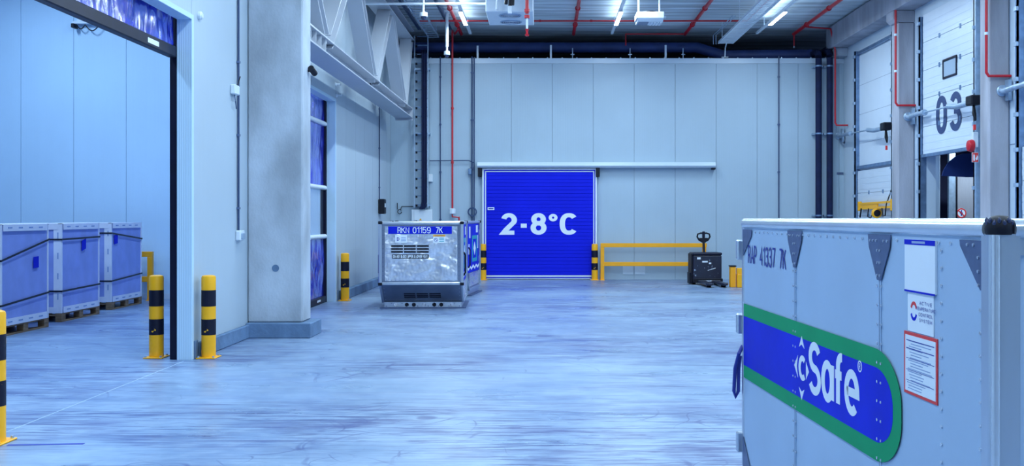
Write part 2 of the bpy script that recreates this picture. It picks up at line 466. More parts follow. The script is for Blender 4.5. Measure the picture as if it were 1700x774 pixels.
# ------------------------------------------------------------------ setting: floor, walls, ceiling
fl = struct(BX(-16.3, 12.2, -8.0, 34.0, -0.2, 0.0).build('floor', 'floor'))
MB().box(-4.258, -4.251, 7.55, 12.1, 0.0, 0.0015).build('joint_seal', 'seal', fl)
MB().prism([(-4.0, 7.62), (-3.45, 7.66), (-3.45, 7.70), (-4.0, 7.655)], (0, 0, 0), (1, 0, 0), (0, 1, 0), (0, 0, 0.002)).build('painted_line', 'line', fl)

ce = struct(BX(-4.4, 12.2, -8.0, 34.0, CEIL + 0.12, CEIL + 0.3).build('ceiling', 'joint'))
y = 34.0
k = 0
while y > -8.0:
    dz = random.uniform(0, 0.012)
    BX(-4.36, 8.6, max(y - 1.195, -8), y - 0.012, CEIL + dz, CEIL + 0.12).build('slab', 'slab', ce)
    y -= 1.2

# back wall of sandwich panels
wb = struct(BX(LX - 0.16, 8.6, BY + 0.03, BY + 0.16, 0, 6.05).build('wall_back', 'joint'))
seams = [LX + 0.0]
x = -0.89 - 1.12 * 2
while x < 8.4:
    seams.append(x); x += 1.12
seams.append(8.6)
for a, b in zip(seams, seams[1:]):
    BX(a + 0.004, b - 0.004, BY, BY + 0.03, 0.0, 5.9).build('panel', 'panel', wb)
BX(LX, 8.6, BY - 0.012, BY + 0.16, 5.905, 6.05).build('trim_1', 'trim', wb)
stuff((lambda mb: [mb.cyl((LX + 0.3 + 0.4 * i, BY + 0.0, 6.05), (LX + 0.3 + 0.4 * i, BY + 0.0, 6.075), 0.018, 6) for i in range(31)] and mb)(MB()).build('bolt_row', 'galv', wb))
BX(LX - 0.2, 8.6, BY + 0.16, 34.0, 5.9, 5.96).build('roof_panel', 'void', wb)
for a, b in ((1034, 1051), (1053.5, 1071)):
    p, q = at(a, 456, BY), at(b, 441, BY)
    BX(p[0], q[0], BY - 0.012, BY, p[2], q[2]).build('cover_plate', 'trim', wb, bevel=0.004)
vd = struct(BX(-16.3, 12.2, 34.0, 34.2, 0, 7.2).build('wall_void', 'void'))

# left wall with two roller door openings
O1 = (7.5, 12.2, 4.07); O2 = (16.4, 20.6, 4.04)
wl = struct(MB().box(LX - 0.16, LX - 0.02, -8.0, O1[0], 0, CEIL + 0.1).box(LX - 0.16, LX - 0.02, O1[0], O1[1], O1[2], CEIL + 0.1)
            .box(LX - 0.16, LX - 0.02, O1[1], O2[0], 0, CEIL + 0.1).box(LX - 0.16, LX - 0.02, O2[0], O2[1], O2[2], CEIL + 0.1)
            .box(LX - 0.16, LX - 0.02, O2[1], BY, 0, CEIL + 0.1).build('wall_left', 'joint'))
def left_panel(y0, y1, z0, z1):
    BX(LX - 0.02, LX, y0 + 0.004, y1 - 0.004, z0, z1).build('panel', 'panel_left', wl)
for a in range(7):
    left_panel(O1[0] - 1.12 * (a + 1), O1[0] - 1.12 * a, 0.0, CEIL)
n1 = 4
for a in range(n1):
    d = (O1[1] - O1[0]) / n1
    left_panel(O1[0] + d * a, O1[0] + d * (a + 1), O1[2], CEIL)
for a in ((O1[1], 14.55), (14.55, O2[0])): left_panel(a[0], a[1], 0, CEIL)
for a in range(4):
    d = (O2[1] - O2[0]) / 4
    left_panel(O2[0] + d * a, O2[0] + d * (a + 1), O2[2], CEIL)
yy = O2[1]
while yy < BY - 0.1:
    y2 = min(yy + 1.12, BY)
    left_panel(yy, y2, 0, CEIL); yy = y2
# white reveal trims round both openings, their blue shade put into the colour
for o in (O1, O2):
    BX(LX - 0.17, LX + 0.012, o[1] - 0.012, o[1] + 0.05, 0, o[2] + 0.05).build('jamb', 'panel_side', wl, bevel=0.003)
    BX(LX - 0.17, LX + 0.012, o[0] - 0.05, o[0] + 0.012, 0, o[2] + 0.05).build('jamb', 'panel_side', wl, bevel=0.003)
    BX(LX - 0.17, LX + 0.012, o[0] + 0.012, o[1] - 0.012, o[2] - 0.012, o[2] + 0.05).build('lintel', 'panel_side', wl, bevel=0.003)
# kerbs and column plinth
for n_, (x0, x1, y0, y1, h) in enumerate(((LX, LX + 0.06, 12.42, 14.4, 0.19), (LX, LX + 0.12, 21.0, BY, 0.20)), 1):
    struct(BX(x0, x1, y0, y1, 0, h).build('baseboard_left', 'plinth', bevel=0.012))
co = struct(BX(LX + 0.004, -3.42, 14.5, 15.02, 0.21, CEIL).build('wall_column', 'concrete', bevel=0.02))
BX(LX + 0.004, -3.28, 14.39, 15.10, 0, 0.21).build('plinth', 'plinth', co, bevel=0.01)
MB().cyl((-3.80, 14.5, 0.98), (-3.80, 14.494, 0.98), 0.05, 20).build('plug', 'plinth', co)

# side room seen through the first opening
ws = struct(BX(-16.0, LX - 0.5, 21.28, 21.45, 0, 7.0).build('wall_side_back', 'joint'))
x = -15.22
while x < -5:
    BX(x + 0.004, min(x + 1.092, LX - 0.5) - 0.004, 21.25, 21.28, 0.0, 7.0).build('panel', 'panel_side', ws); x += 1.092
BX(-16.0, LX - 0.5, 21.235, 21.25, 0, 0.12).build('baseboard_side', 'trim', ws)
struct(BX(-16.2, -16.0, -8, 21.45, 0, 7.0).build('wall_side_left', 'panel_side'))
cside = struct(BX(-16.2, LX - 0.16, -8, 21.45, 7.0, 7.2).build('ceiling_side', 'trim'))
struct(BX(LX - 0.5, LX - 0.16, 21.25, 21.45, 0, 7.0).build('wall_side_return', 'panel_side'))
struct(BX(-16.2, 9, -8.2, -8.0, 0, 7.2).build('wall_front', 'panel'))

# right wall with dock doors
D2, D3, D4 = (23.75, 26.5), (19.2, 21.95), (14.6, 17.4)
DTOP = 3.03
wr = struct(MB().box(RX, RX + 0.2, D3[1], 28.2, 0, 7.0).box(RX, RX + 0.2, D3[0], D3[1], DTOP, 7.0).box(RX, RX + 0.2, -8.0, D3[0], 0, 7.0).build('wall_right', 'trim'))
D_next = lambda y: y - 0.33
def column(y0, y1):
    c = struct(BX(7.84, RX, y0, y1, 0, 6.02).build('wall_column', 'concrete_grey', bevel=0.02))
    MB().prism([(7.80, 6.02), (RX, 6.02), (RX, 6.28), (7.72, 6.28), (7.72, 6.10)], (0, y0 - 0.02, 0), (1, 0, 0), (0, 0, 1), (0, y1 - y0 + 0.04, 0)).build('corbel', 'concrete_grey', c, bevel=0.01)
    BX(RX - 0.006, RX, y0 - 0.02, y0 - 0.004, 0, 6.0).build('joint', 'joint', c)
    BX(RX - 0.004, RX, D_next(y0), y0 - 0.02, 2.97, 2.985).build('joint', 'joint', c)
column(22.66, 23.08); column(18.03, 18.42)
cs = struct(BX(7.95, RX, 28.2, 28.6, 5.96, CEIL).build('wall_column', 'concrete', bevel=0.02))
BX(7.86, RX, 27.62, 28.05, 6.06, 6.28).build('corbel', 'concrete', cs, bevel=0.01)
struct(BX(7.74, RX, 2.0, 28.1, 6.285, 6.86).build('trim_2', 'concrete_grey', bevel=0.012))

def lettered_door_number(door):
    for c, a, b in (('0', 1.13, 1.70), ('3', 1.84, 2.42)):
        text(c, 'digit', 'number', door, (RX - 0.093, 22.3, 0), (0, -1, 0), (0, 0, 1), a, b, 3.405, 4.18, (-1, 0, 0), bold=0.22)

def dock_door(name, D, z0, rise, sections):
    d = struct(MB().box(RX - 0.035, RX - 0.001, D[0] - 0.02, D[1] + 0.02, z0 + rise + 0.01, 6.05).build(name, 'dock_door')) if rise < 3 else struct(BX(RX - 0.05, RX - 0.001, D[0] - 0.08, D[1] + 0.08, z0 + rise, z0 + rise + 0.12).build(name, 'trim'))
    h = rise / sections
    for k in range(sections):
        mb = MB()
        zz = z0 + k * h
        mb.box(RX - 0.085, RX - 0.04, D[0] + 0.03, D[1] - 0.03, zz + 0.004, zz + h - 0.004)
        for q in range(1, 4):
            mb.box(RX - 0.0875, RX - 0.085, D[0] + 0.03, D[1] - 0.03, zz + h * q / 4 - 0.06, zz + h * q / 4 + 0.06)
        mb.build('door_section', 'dock_door', d, bevel=0.003)
        if k:
            for yq in (D[1] - 0.95, D[1] - 2.0):
                BX(RX - 0.10, RX - 0.085, yq - 0.03, yq + 0.03, zz - 0.04, zz + 0.05).build('hinge', 'track', d)
    for ye, s in ((D[1], 1), (D[0], -1)):
        t = MB().box(RX - 0.15, RX - 0.001, ye, ye + s * 0.05, 0, 6.0).box(RX - 0.15, RX - 0.13, ye, ye + s * 0.10, 0, 6.0)
        g = t.build('track', 'track' if s > 0 else 'galv', d)
        for q in range(10):
            z = 0.45 + q * 0.6
            BX(RX - 0.19, RX - 0.15, ye - 0.03, ye + s * 0.08, z - 0.035, z + 0.035).build('roller_bracket', 'galv', g)
        BX(RX - 0.03, RX - 0.001, ye + s * 0.10, ye + s * 0.24, 0, 6.0).build('jamb', 'trim', d, bevel=0.003)
    return d
d2 = dock_door('door_1', D2, 0.0, 2.9, 5)
MB().bar((RX - 0.09, D2[0], 2.98), (RX - 0.09, D2[1], 2.98), 0.06, 0.08).build('header_rail', 'track', d2)
MB().bar((RX - 0.09, D2[0], 5.93), (RX - 0.09, D2[1], 5.93), 0.06, 0.07).build('header_rail', 'track', d2)
for q in range(3):
    BX(RX - 0.037, RX - 0.03, D2[0], D2[1], 3.6 + q * 0.75, 3.606 + q * 0.75).build('panel_joint', 'joint', d2)
d3 = dock_door('door_2', D3, DTOP, 3.0, 5)
BX(RX - 0.12, RX - 0.03, D3[0] + 0.02, D3[1] - 0.02, DTOP - 0.05, DTOP + 0.015).build('bottom_seal', 'track', d3)
def ring_rect(y0, y1, z0, z1, t, x0, x1):
    return MB().box(x0, x1, y0, y1, z0, z0 + t).box(x0, x1, y0, y1, z1 - t, z1).box(x0, x1, y0, y0 + t, z0 + t, z1 - t).box(x0, x1, y1 - t, y1, z0 + t, z1 - t)
wy = lambda px: (RX - 0.1) * F / (px - CX)
fr = ring_rect(wy(1588), wy(1565), 4.50, 4.90, 0.04, RX - 0.11, RX - 0.085).build('window_frame', 'navy_black', d3, bevel=0.008)
BX(RX - 0.095, RX - 0.086, wy(1588) + 0.04, wy(1565) - 0.04, 4.54, 4.86).build('window_pane', 'window', fr)
lettered_door_number(d3)
d4 = dock_door('door_3', D4, 0.0, 2.9, 5)
# dock shelter behind the open door
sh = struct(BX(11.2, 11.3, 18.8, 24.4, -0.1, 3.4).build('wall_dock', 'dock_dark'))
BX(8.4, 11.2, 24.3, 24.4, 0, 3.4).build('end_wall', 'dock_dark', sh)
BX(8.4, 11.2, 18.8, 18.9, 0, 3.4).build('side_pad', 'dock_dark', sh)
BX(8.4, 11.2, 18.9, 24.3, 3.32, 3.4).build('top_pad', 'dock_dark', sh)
dl = bpy.data.lights.new('dock_fill', 'AREA')  # unseen fill light added to brighten the leaf inside the dock
dl.size = 0.3; dl.energy = 40; dl.color = LAMP_COLOR
dlo = bpy.data.objects.new('dock_fill', dl); COL.objects.link(dlo); dlo.location = (9.4, 22.2, 3.28)
BX(8.4, 8.56, 22.12, 22.3, 0, 3.32).build('side_pad', 'trim', sh, bevel=0.01)
BX(9.10, 9.25, 23.0, 23.1, 0, 3.2).build('door_post', 'galv', sh, bevel=0.01)
BX(9.34, 10.4, 23.2, 23.25, 0, 2.68).build('door_leaf', 'concrete_grey', sh)
BX(9.30, 9.35, 23.15, 23.26, 0, 2.74).build('leaf_edge', 'black', sh)
MB().prism([(8.36, 2.57), (8.40, 2.70), (8.50, 2.86), (8.66, 2.99), (8.80, 3.04), (9.6, 3.04), (9.6, 2.55), (8.9, 2.545)], (0, 21.5, 0), (1, 0, 0), (0, 0, 1), (0, 0.04, 0)).build('shelter_flap', 'dock_flap', sh)

# ------------------------------------------------------------------ roller curtains and the sliding door
def sheet(yA, yB, zA, zB, amp, seed, nx=0.0):
    rnd = random.Random(seed)
    ph = [rnd.uniform(0, 6.28) for _ in range(6)]
    X0 = LX - 0.215
    def fn(u, v):
        yv = yA + (yB - yA) * u; z = zA + (zB - zA) * v
        d = amp * (math.sin(9 * u * (yB - yA) + ph[0] + 2.5 * v) * 0.5 + math.sin(17 * u * (yB - yA) + ph[1] - 6 * v) * 0.3 + math.sin(5 * v + 13 * u + ph[2]) * 0.6 + math.sin(31 * u * (yB - yA) + 9 * v + ph[3]) * 0.18)
        return (X0 + d * math.sin(math.pi * min(1, max(0, v * 0.9 + 0.05))), yv, z)
    return MB().grid(fn, 90, 14)
dr = struct(sheet(O1[0], O1[1], 3.70, 4.35, 0.016, 3).build('door_4', 'curtain'))
bb = BX(LX - 0.27, LX - 0.17, O1[0], O1[1] - 0.02, 3.60, 3.735).build('bottom_bar', 'navy_black', dr, bevel=0.012)
BX(LX - 0.17, LX - 0.168, 11.30, 11.62, 3.635, 3.69).build('bar_sticker', 'print_white', bb)
for ye in (O1[1] + 0.03, O1[0] - 0.08):
    BX(LX - 0.27, LX - 0.165, ye, ye + 0.06, 0, 4.1).build('side_guide', 'navy_black', dr, bevel=0.006)
d5 = struct(BX(LX - 0.27, LX - 0.165, O2[1] + 0.02, O2[1] + 0.06, 0, 4.1).build('door_5', 'navy_black'))
BX(LX - 0.27, LX - 0.165, O2[1] - 0.075, O2[1] + 0.02, 0, 4.05).build('side_guide', 'navy_black', d5, bevel=0.006)
yE = O2[1] - 0.06
sheet(O2[0], yE, 0.12, 1.30, 0.03, 5).build('curtain_strip', 'curtain', d5)
sheet(O2[0], yE, 2.30, 3.55, 0.012, 6).build('curtain_strip', 'curtain', d5)
sheet(O2[0], yE, 3.60, 4.10, 0.012, 8).build('curtain_strip', 'curtain', d5)
BX(LX - 0.222, LX - 0.218, O2[0], yE - 0.28, 1.36, 2.26).build('vision_pane', 'clear', d5)
BX(LX - 0.228, LX - 0.212, yE - 0.28, yE, 1.36, 2.26).build('pane_edge', 'navy_black', d5)
for z in (1.32, 2.29, 3.57):
    MB().cyl((LX - 0.19, O2[0], z), (LX - 0.19, yE, z), 0.045, 12).build('wind_bar', 'white', d5)
bb = BX(LX - 0.26, LX - 0.17, O2[0], yE, 0.0, 0.13).build('bottom_bar', 'navy_black', d5, bevel=0.012)
BX(LX - 0.17, LX - 0.168, yE - 0.8, yE - 0.5, 0.05, 0.09).build('bar_sticker', 'print_white', bb)

zz = lambda py: at(0, py, BY)[2]
xx = lambda px: at(px, 0, BY)[0]
sd = struct(BX(xx(802), xx(990), BY - 0.02, BY - 0.001, 0, zz(281)).build('door_6', 'trim'))
SY = BY - 0.10
BX(xx(803.5), xx(988.5), SY, BY - 0.02, zz(463), zz(281.5)).build('door_frame', 'blue_door', sd)
mb = MB()
for a, b, c, d in ((801, 803.8, 464, 280), (988, 990.6, 464, 280), (803.8, 988, 282.4, 280)): mb.box(xx(a), xx(b), SY - 0.015, SY + 0.0, zz(c), zz(d))
mb.build('outer_edge', 'white', sd)
mb = MB()
for a, b, c, d in ((805.6, 807.4, 459.5, 284.4), (984.6, 986.4, 459.5, 284.4), (807.4, 984.6, 286, 284.4), (807.4, 984.6, 459.5, 456.8)): mb.box(xx(a), xx(b), SY - 0.015, SY, zz(c), zz(d))
mb.build('inner_edge', 'white', sd)
n = 29
za, zb = zz(456.6), zz(286.4)
for k in range(n):
    h = (zb - za) / n
    q = BX(xx(807.6), xx(984.4), SY - (0.022 if k % 10 else 0.020), SY, za + h * k + 0.0025, za + h * (k + 1) - 0.0025).build('door_slat', 'blue_door', sd, bevel=0.003)
BX(xx(804), xx(988), SY - 0.03, SY, 0.01, zz(461.4)).build('bottom_rail', 'alu', sd)
text('2-8°C', 'lettering', 'print_white', sd, (0, SY - 0.022, 0), (1, 0, 0), (0, 0, 1), xx(832), xx(959), zz(389.8), zz(354), (0, -1, 0), bold=0.245, gap=0.30)
lb = BX(xx(810), xx(821), SY - 0.028, SY - 0.02, zz(349), zz(344.3)).build('door_label', 'print_white', sd)
BX(xx(811.5), xx(819.5), SY - 0.029, SY - 0.028, zz(347.4), zz(345.8)).build('label_print', 'print_navy', lb)
# track of the sliding door
tr = thing('sliding_door_track', 'long white horizontal track above the blue cold room door on the back wall', 'track', (xx(990), BY - 0.1, zz(279)))
MB().prism([(0, zz(279)), (-0.22, zz(279)), (-0.26, zz(276)), (-0.20, zz(270)), (0, zz(269.5))], (xx(793), BY - 0.001, 0), (0, 1, 0), (0, 0, 1), (xx(1186) - xx(793), 0, 0)).build('track_hood', 'trim', tr, world=True)
for px in (797, 992, 1183):
    BX(xx(px) - 0.05, xx(px) + 0.05, BY - 0.2, BY - 0.02, zz(282) - (0.2 if px < 1100 else 0), zz(279)).build('track_bracket', 'black', tr, world=True, bevel=0.01)

# ------------------------------------------------------------------ steel truss by the left wall
ts = struct(MB().box(-3.90, -3.45, 14.9, 26.9, 4.31, 4.335).box(-3.90, -3.45, 14.9, 26.9, 4.545, 4.57).box(-3.69, -3.66, 14.9, 26.9, 4.335, 4.545).build('trim_truss', 'steel_white'))
MB().box(-3.90, -3.45, 14.9, 27.2, 6.40, 6.425).box(-3.90, -3.45, 14.9, 27.2, 6.64, 6.665).box(-3.69, -3.66, 14.9, 27.2, 6.425, 6.64).build('top_chord', 'steel_white', ts)
for yv in (15.25, 15.6, 15.95, 16.3):
    BX(-3.88, -3.47, yv, yv + 0.02, 4.335, 4.545).build('stiffener', 'steel_white', ts)
BX(-3.9, -3.45, 26.9, 26.93, 4.25, 4.6).build('end_plate', 'steel_white', ts)
for a, b in ((16.45, 14.35), (16.75, 18.85), (21.15, 19.1), (21.45, 23.35), (25.7, 23.6), (25.95, 27.0)):
    p, q = Vector((-3.62, a, 4.57)), Vector((-3.62, b, 6.40))
    d = (q - p).normalized(); nrm = Vector((1, 0, 0)).cross(d).normalized()
    m_ = MB()
    for s in (-1, 1): m_.bar(p + nrm * s * 0.125, q + nrm * s * 0.125, 0.30, 0.02, up=nrm)
    m_.bar(p, q, 0.018, 0.25, up=nrm)
    m_.build('diagonal', 'steel_white', ts)
# ------------------------------------------------------------------ lamps
def lamp_row(X, label):
    t = thing('light_trunking', label, 'light', (X, 10, 6.6), 0, 'lighting trunkings under the ceiling')
    BX(X - 0.035, X + 0.035, -4.0, 27.4, 6.60, 6.66).build('trunk', 'white', t, world=True, bevel=0.006)
    y = 25.0
    while y > -3:
        md = MB().prism([(-0.05, 0), (0.05, 0), (0.035, 0.05), (-0.035, 0.05)], (X, y - 0.85, 6.548), (1, 0, 0), (0, 0, 1), (0, 1.7, 0)).build('lamp_module', 'white', t, world=True)
        BX(X - 0.045, X + 0.045, y - 0.82, y + 0.82, 6.538, 6.548).build('diffuser', 'glow', md, world=True)
        ld = bpy.data.lights.new('lamp', 'AREA')
        ld.shape = 'RECTANGLE'; ld.size = 0.09; ld.size_y = 1.64
        ld.energy = LAMP_POWER; ld.color = LAMP_COLOR
        lo = bpy.data.objects.new('lamp', ld); COL.objects.link(lo)
        lo.location = (X, y, 6.53)
        ld.spread = R(176)
        ud = bpy.data.lights.new('added_uplight', 'AREA')          # upward light added to brighten the ceiling, beyond the lamps' small glow
        ud.shape = 'RECTANGLE'; ud.size = 0.06; ud.size_y = 3.2
        ud.energy = LAMP_POWER * UPLIGHT; ud.color = LAMP_COLOR
        uo = bpy.data.objects.new('added_uplight', ud); COL.objects.link(uo)
        uo.location = (X, y, 6.67); uo.rotation_euler = (R(180), 0, 0)
        for q in (-1.5, 1.5):
            if y + q < 27: MB().cyl((X, y + q, 6.66), (X, y + q, 6.92), 0.008, 6).build('hanger', 'galv', t, world=True)
        y -= 3.3
lamp_row(-1.97, 'white lighting trunking left of the ceiling fan unit, nearest the truss')
lamp_row(1.82, 'white lighting trunking in the middle, between fan unit and ceiling heater')
lamp_row(5.70, 'white lighting trunking at the right, beside the wide cable tray')
for k, (X, Y) in enumerate(((-5.9, 17.6), (-5.9, 13.2), (-10.0, 18.2), (-10.0, 13.2), (-6.6, 8.6))):
    ld = bpy.data.lights.new('lamp', 'AREA')
    ld.shape = 'RECTANGLE'; ld.size = 0.1; ld.size_y = 1.6
    ld.energy = SIDE_POWER; ld.color = SIDE_COLOR
    lo = bpy.data.objects.new('lamp', ld); COL.objects.link(lo); lo.location = (X, Y, 6.78)
    BX(X - 0.06, X + 0.06, Y - 0.85, Y + 0.85, 6.80, 6.999).build('strip_lamp', 'white', cside)

# ------------------------------------------------------------------ bollards and guard rails
def bollard(x, y, label, h=1.0, r=0.085, plate=True):
    t = thing('bollard', label, 'bollard', (x, y, 0), 0, 'black and yellow bollards')
    bands = [(0.012, 0.28, 'yellow'), (0.28, 0.47, 'band'), (0.47, 0.625, 'yellow'), (0.625, 0.82, 'band'), (0.82, 1.0, 'yellow')]
    for a, b, m in bands:
        if b == 1.0:
            pr = [(r, a), (r, 0.97), (r * 0.93, 0.99), (r * 0.6, 1.0), (0.001, 1.0)]
        else:
            rr = r + (0.001 if m == 'band' else 0)
            pr = [(rr, a), (rr, b)]
        MB().lathe([(p, q * h) for p, q in pr], (0, 0, 0), 24).build('top_cap' if b == 1.0 else ('black_band' if m == 'band' else 'yellow_band'), m, t)
    BX(-0.115, 0.115, -0.13, 0.13, 0, 0.014).build('base_plate', 'yellow', t, bevel=0.004)
    for sx in (-1, 1):
        for sy in (-1, 1):
            MB().cyl((sx * 0.09, sy * 0.105, 0.014), (sx * 0.09, sy * 0.105, 0.034), 0.014, 6).build('anchor_bolt', 'galv', t)
    return t
bollard(-4.70, 12.42, 'chipped yellow and black bollard just inside the open roller door, left of its black guide')
bollard(-4.06, 12.40, 'chipped yellow and black bollard right of the open roller door, by the white wall panel')
bollard(-4.15, 7.72, 'yellow and black bollard cut by the left edge of the picture')
bollard(-4.06, 20.9, 'yellow and black bollard beside the closed blue roller door behind the concrete column', 0.97)
bollard(xx(802.5) * 0.995, 27.75, 'yellow and black bollard left of the blue cold room door', 0.98)
bollard(xx(987) * 0.995, 27.75, 'yellow and black bollard right of the blue cold room door, by the rail', 0.98)
def guard(name, label, x0, x1, y, posts):
    t = thing(name, label, 'guard rail', ((x0 + x1) / 2, y, 0))
    for p in posts:
        g = BX(p - 0.05, p + 0.05, y - 0.05, y + 0.05, 0, 0.89).build('post', 'yellow_dull', t, world=True, bevel=0.006)
        BX(p - 0.06, p + 0.06, y - 0.1, y + 0.1, 0, 0.015).build('foot_plate', 'yellow_dull', g, world=True)
    BX(x0, x1, y - 0.05, y + 0.05, 0.89, 1.0).build('top_rail', 'yellow_dull', t, world=True, bevel=0.006)
    a = sorted(posts)
    for p, q in zip(a, a[1:]):
        BX(p + 0.05, q - 0.05, y - 0.045, y + 0.045, 0.38, 0.49).build('middle_rail', 'yellow_dull', t, world=True, bevel=0.006)
guard('guard_rail', 'yellow two-bar guard rail along the back wall right of the cold room door', xx(997) * 0.99, xx(1173) * 0.99, 27.72, [xx(1000) * 0.99 + 0.0, xx(1169) * 0.99])
guard('guard_rail', 'yellow guard rail at the far wall of the side room behind the cartons', -11.0, -8.0, 20.95, [-8.05, -10.9])
# low crash barrier behind the big container
t = thing('crash_barrier', 'low yellow crash barrier right of the pallet truck, half hidden by the big container', 'barrier', (4.67, 24.9, 0))
MB().box(4.53, 4.66, 24.85, 25.05, 0.0, 0.50).build('post', 'yellow_dull', t, world=True, bevel=0.008)
BX(4.52, 4.67, 24.84, 25.06, 0.50, 0.53).build('post_cap', 'black', t, world=True)
g = MB().box(4.68, 4.88, 24.75, 24.95, 0.0, 0.32)
g.build('post', 'yellow', t, world=True, bevel=0.008)
MB().prism([(0, 0), (0.16, 0), (0, 0.2)], (4.88, 24.78, 0), (1, 0, 0), (0, 0, 1), (0, 0.14, 0)).build('gusset', 'yellow', t, world=True)
BX(4.68, 6.4, 24.78, 24.92, 0.32, 0.47).build('beam', 'yellow', t, world=True, bevel=0.01)
BX(5.9, 6.1, 24.75, 24.95, 0.0, 0.32).build('post', 'yellow', t, world=True, bevel=0.008)

# ------------------------------------------------------------------ strapped cartons on pallets in the side room
def carton(x, y0, L_, label, kind):
    """near right-hand corner at (x, y0); the long face runs along Y"""
    Wd, z0, z1 = 1.15, 0.144, 1.60
    t = thing('strapped_carton', label, 'carton', (x, y0, 0), 0, 'strapped cartons on pallets')
    BX(-Wd + 0.02, -0.012, 0.012, L_ - 0.012, z0 + 0.004, z1 - 0.01).build('carton_body', 'carton', t)
    for (a, b) in ((0, 0), (0, L_), (-Wd, 0)):
        sy = 1 if b == 0 else -1; sx = -1 if a == 0 else 1
        c = MB()
        c.prism([(0, 0), (0.13 * sx, 0), (0.13 * sx, 0.012 * sy), (0.012 * sx, 0.012 * sy), (0.012 * sx, 0.035 * sy), (0, 0.035 * sy)], (a, b, z0), (1, 0, 0), (0, 1, 0), (0, 0, z1 - z0))
        cb = c.build('corner_board', 'carton_white', t)
        if sx < 0 and sy > 0:
            pm = MB()
            for q in range(4): pm.box(-0.07, -0.05, -0.002, 0.0, z0 + 0.22 + q * 0.33, z0 + 0.32 + q * 0.33)
            stuff(pm.build('printed_marks', 'print_grey', cb))
    for k, (za, zb) in enumerate(((z0, z0 + 0.10), (z1 - 0.10, z1))):
        eb = MB().box(-0.002, 0.006, 0.06, L_ - 0.06, za, zb).build('edge_board', 'carton_white', t)
        pm = MB()
        for q in range(4): pm.box(0.006, 0.008, 0.18 + q * 0.3, 0.30 + q * 0.3, za + 0.04, za + 0.06)
        stuff(pm.build('printed_marks', 'print_grey', eb))
        MB().box(-Wd + 0.06, -0.06, -0.006, 0.002, za, zb).build('edge_board', 'carton_white', t)
    MB().box(-Wd, 0, 0, L_, z1 - 0.01, z1).build('lid', 'carton_white', t)
    for z, sl in kind['straps']:
        s = MB().bar((0.010, -0.01, z), (0.010, L_ + 0.005, z + sl), 0.006, 0.028)
        s.bar((-Wd, -0.012, z), (0.01, -0.012, z), 0.006, 0.028)
        s.build('strap', 'strap', t)
    ly, lz, sk = kind['label']
    MB().prism([(0, 0), (0.16, 0.0 + sk), (0.16, 0.17 + sk), (0, 0.17)], (0.001, ly, lz), (0, 1, 0), (0, 0, 1), (0.004, 0, 0)).build('address_sticker', 'sign_blue', t)
    # wooden pallet under it
    p = thing('wooden_pallet', label_p[kind['n']], 'pallet', (x, y0, 0), 0, 'wooden pallets under the cartons')
    for q in range(5): BX(-Wd + q * 0.2625, -Wd + q * 0.2625 + 0.10, 0, L_, 0.122, 0.144).build('deck_board', 'wood', p)
    for yb in (0.0, L_ / 2 - 0.07, L_ - 0.14):
        BX(-Wd, 0, yb, yb + 0.14, 0.10, 0.122).build('stringer_board', 'wood', p)
        for xb in (-Wd, -Wd / 2 - 0.05, -0.10): BX(xb, xb + 0.10, yb, yb + 0.14, 0.022, 0.10).build('block', 'wood', p)
    for xb in (-Wd, -Wd / 2 - 0.05, -0.10): BX(xb, xb + 0.10, 0, L_, 0, 0.022).build('bottom_board', 'wood', p)
label_p = ['wooden pallet under the nearest strapped carton at the left edge', 'wooden pallet under the middle strapped carton', 'wooden pallet under the strapped carton farthest from the camera']
carton(-7.69, 14.5, 1.40, 'strapped blue grey carton at the left edge of the picture, nearest of the three', dict(n=0, straps=((1.08, 0.28), (0.44, 0.10)), label=(0.92, 0.93, 0.01)))
carton(-7.82, 16.6, 1.42, 'strapped blue grey carton in the middle of the three, skewed blue sticker', dict(n=1, straps=((1.34, 0.02), (0.50, 0.03)), label=(0.72, 1.13, 0.04)))
carton(-7.93, 18.77, 1.42, 'strapped blue grey carton farthest away, next to the yellow guard rail', dict(n=2, straps=((1.41, -0.13), (0.53, 0.07)), label=(0.12, 1.20, 0.02)))
# little scanner arm on the far wall of the side room
t = thing('wall_bracket_scanner', 'white bracket arm with black scanner and looped cable high on the side room wall', 'bracket', at(140, 42, 21.0))
MB().bar(at(122, 38, 21.15), at(172, 37.5, 21.15), 0.12, 0.05).build('arm', 'white', t, world=True)
MB().box(*[c for c in (at(121, 0, 21.1)[0], at(126, 0, 21.1)[0], 21.0, 21.2, at(0, 47, 21.1)[2], at(0, 40, 21.1)[2])]).build('scanner', 'black', t, world=True, bevel=0.01)
MB().tube([at(127 + i * 38 / 24, 41 + (7 if i < 9 else 10) * (math.sin(math.pi * i / 9) if i < 9 else math.sin(math.pi * (i - 9) / 15)), 21.1) for i in range(25)], 0.012, 6).build('cable', 'black', t, world=True)
BX(at(0, 0, 21.1)[0] * 0 - 9.65, -9.55, 21.15, 21.249, 5.72, 5.80).build('wall_foot', 'white', t, world=True)

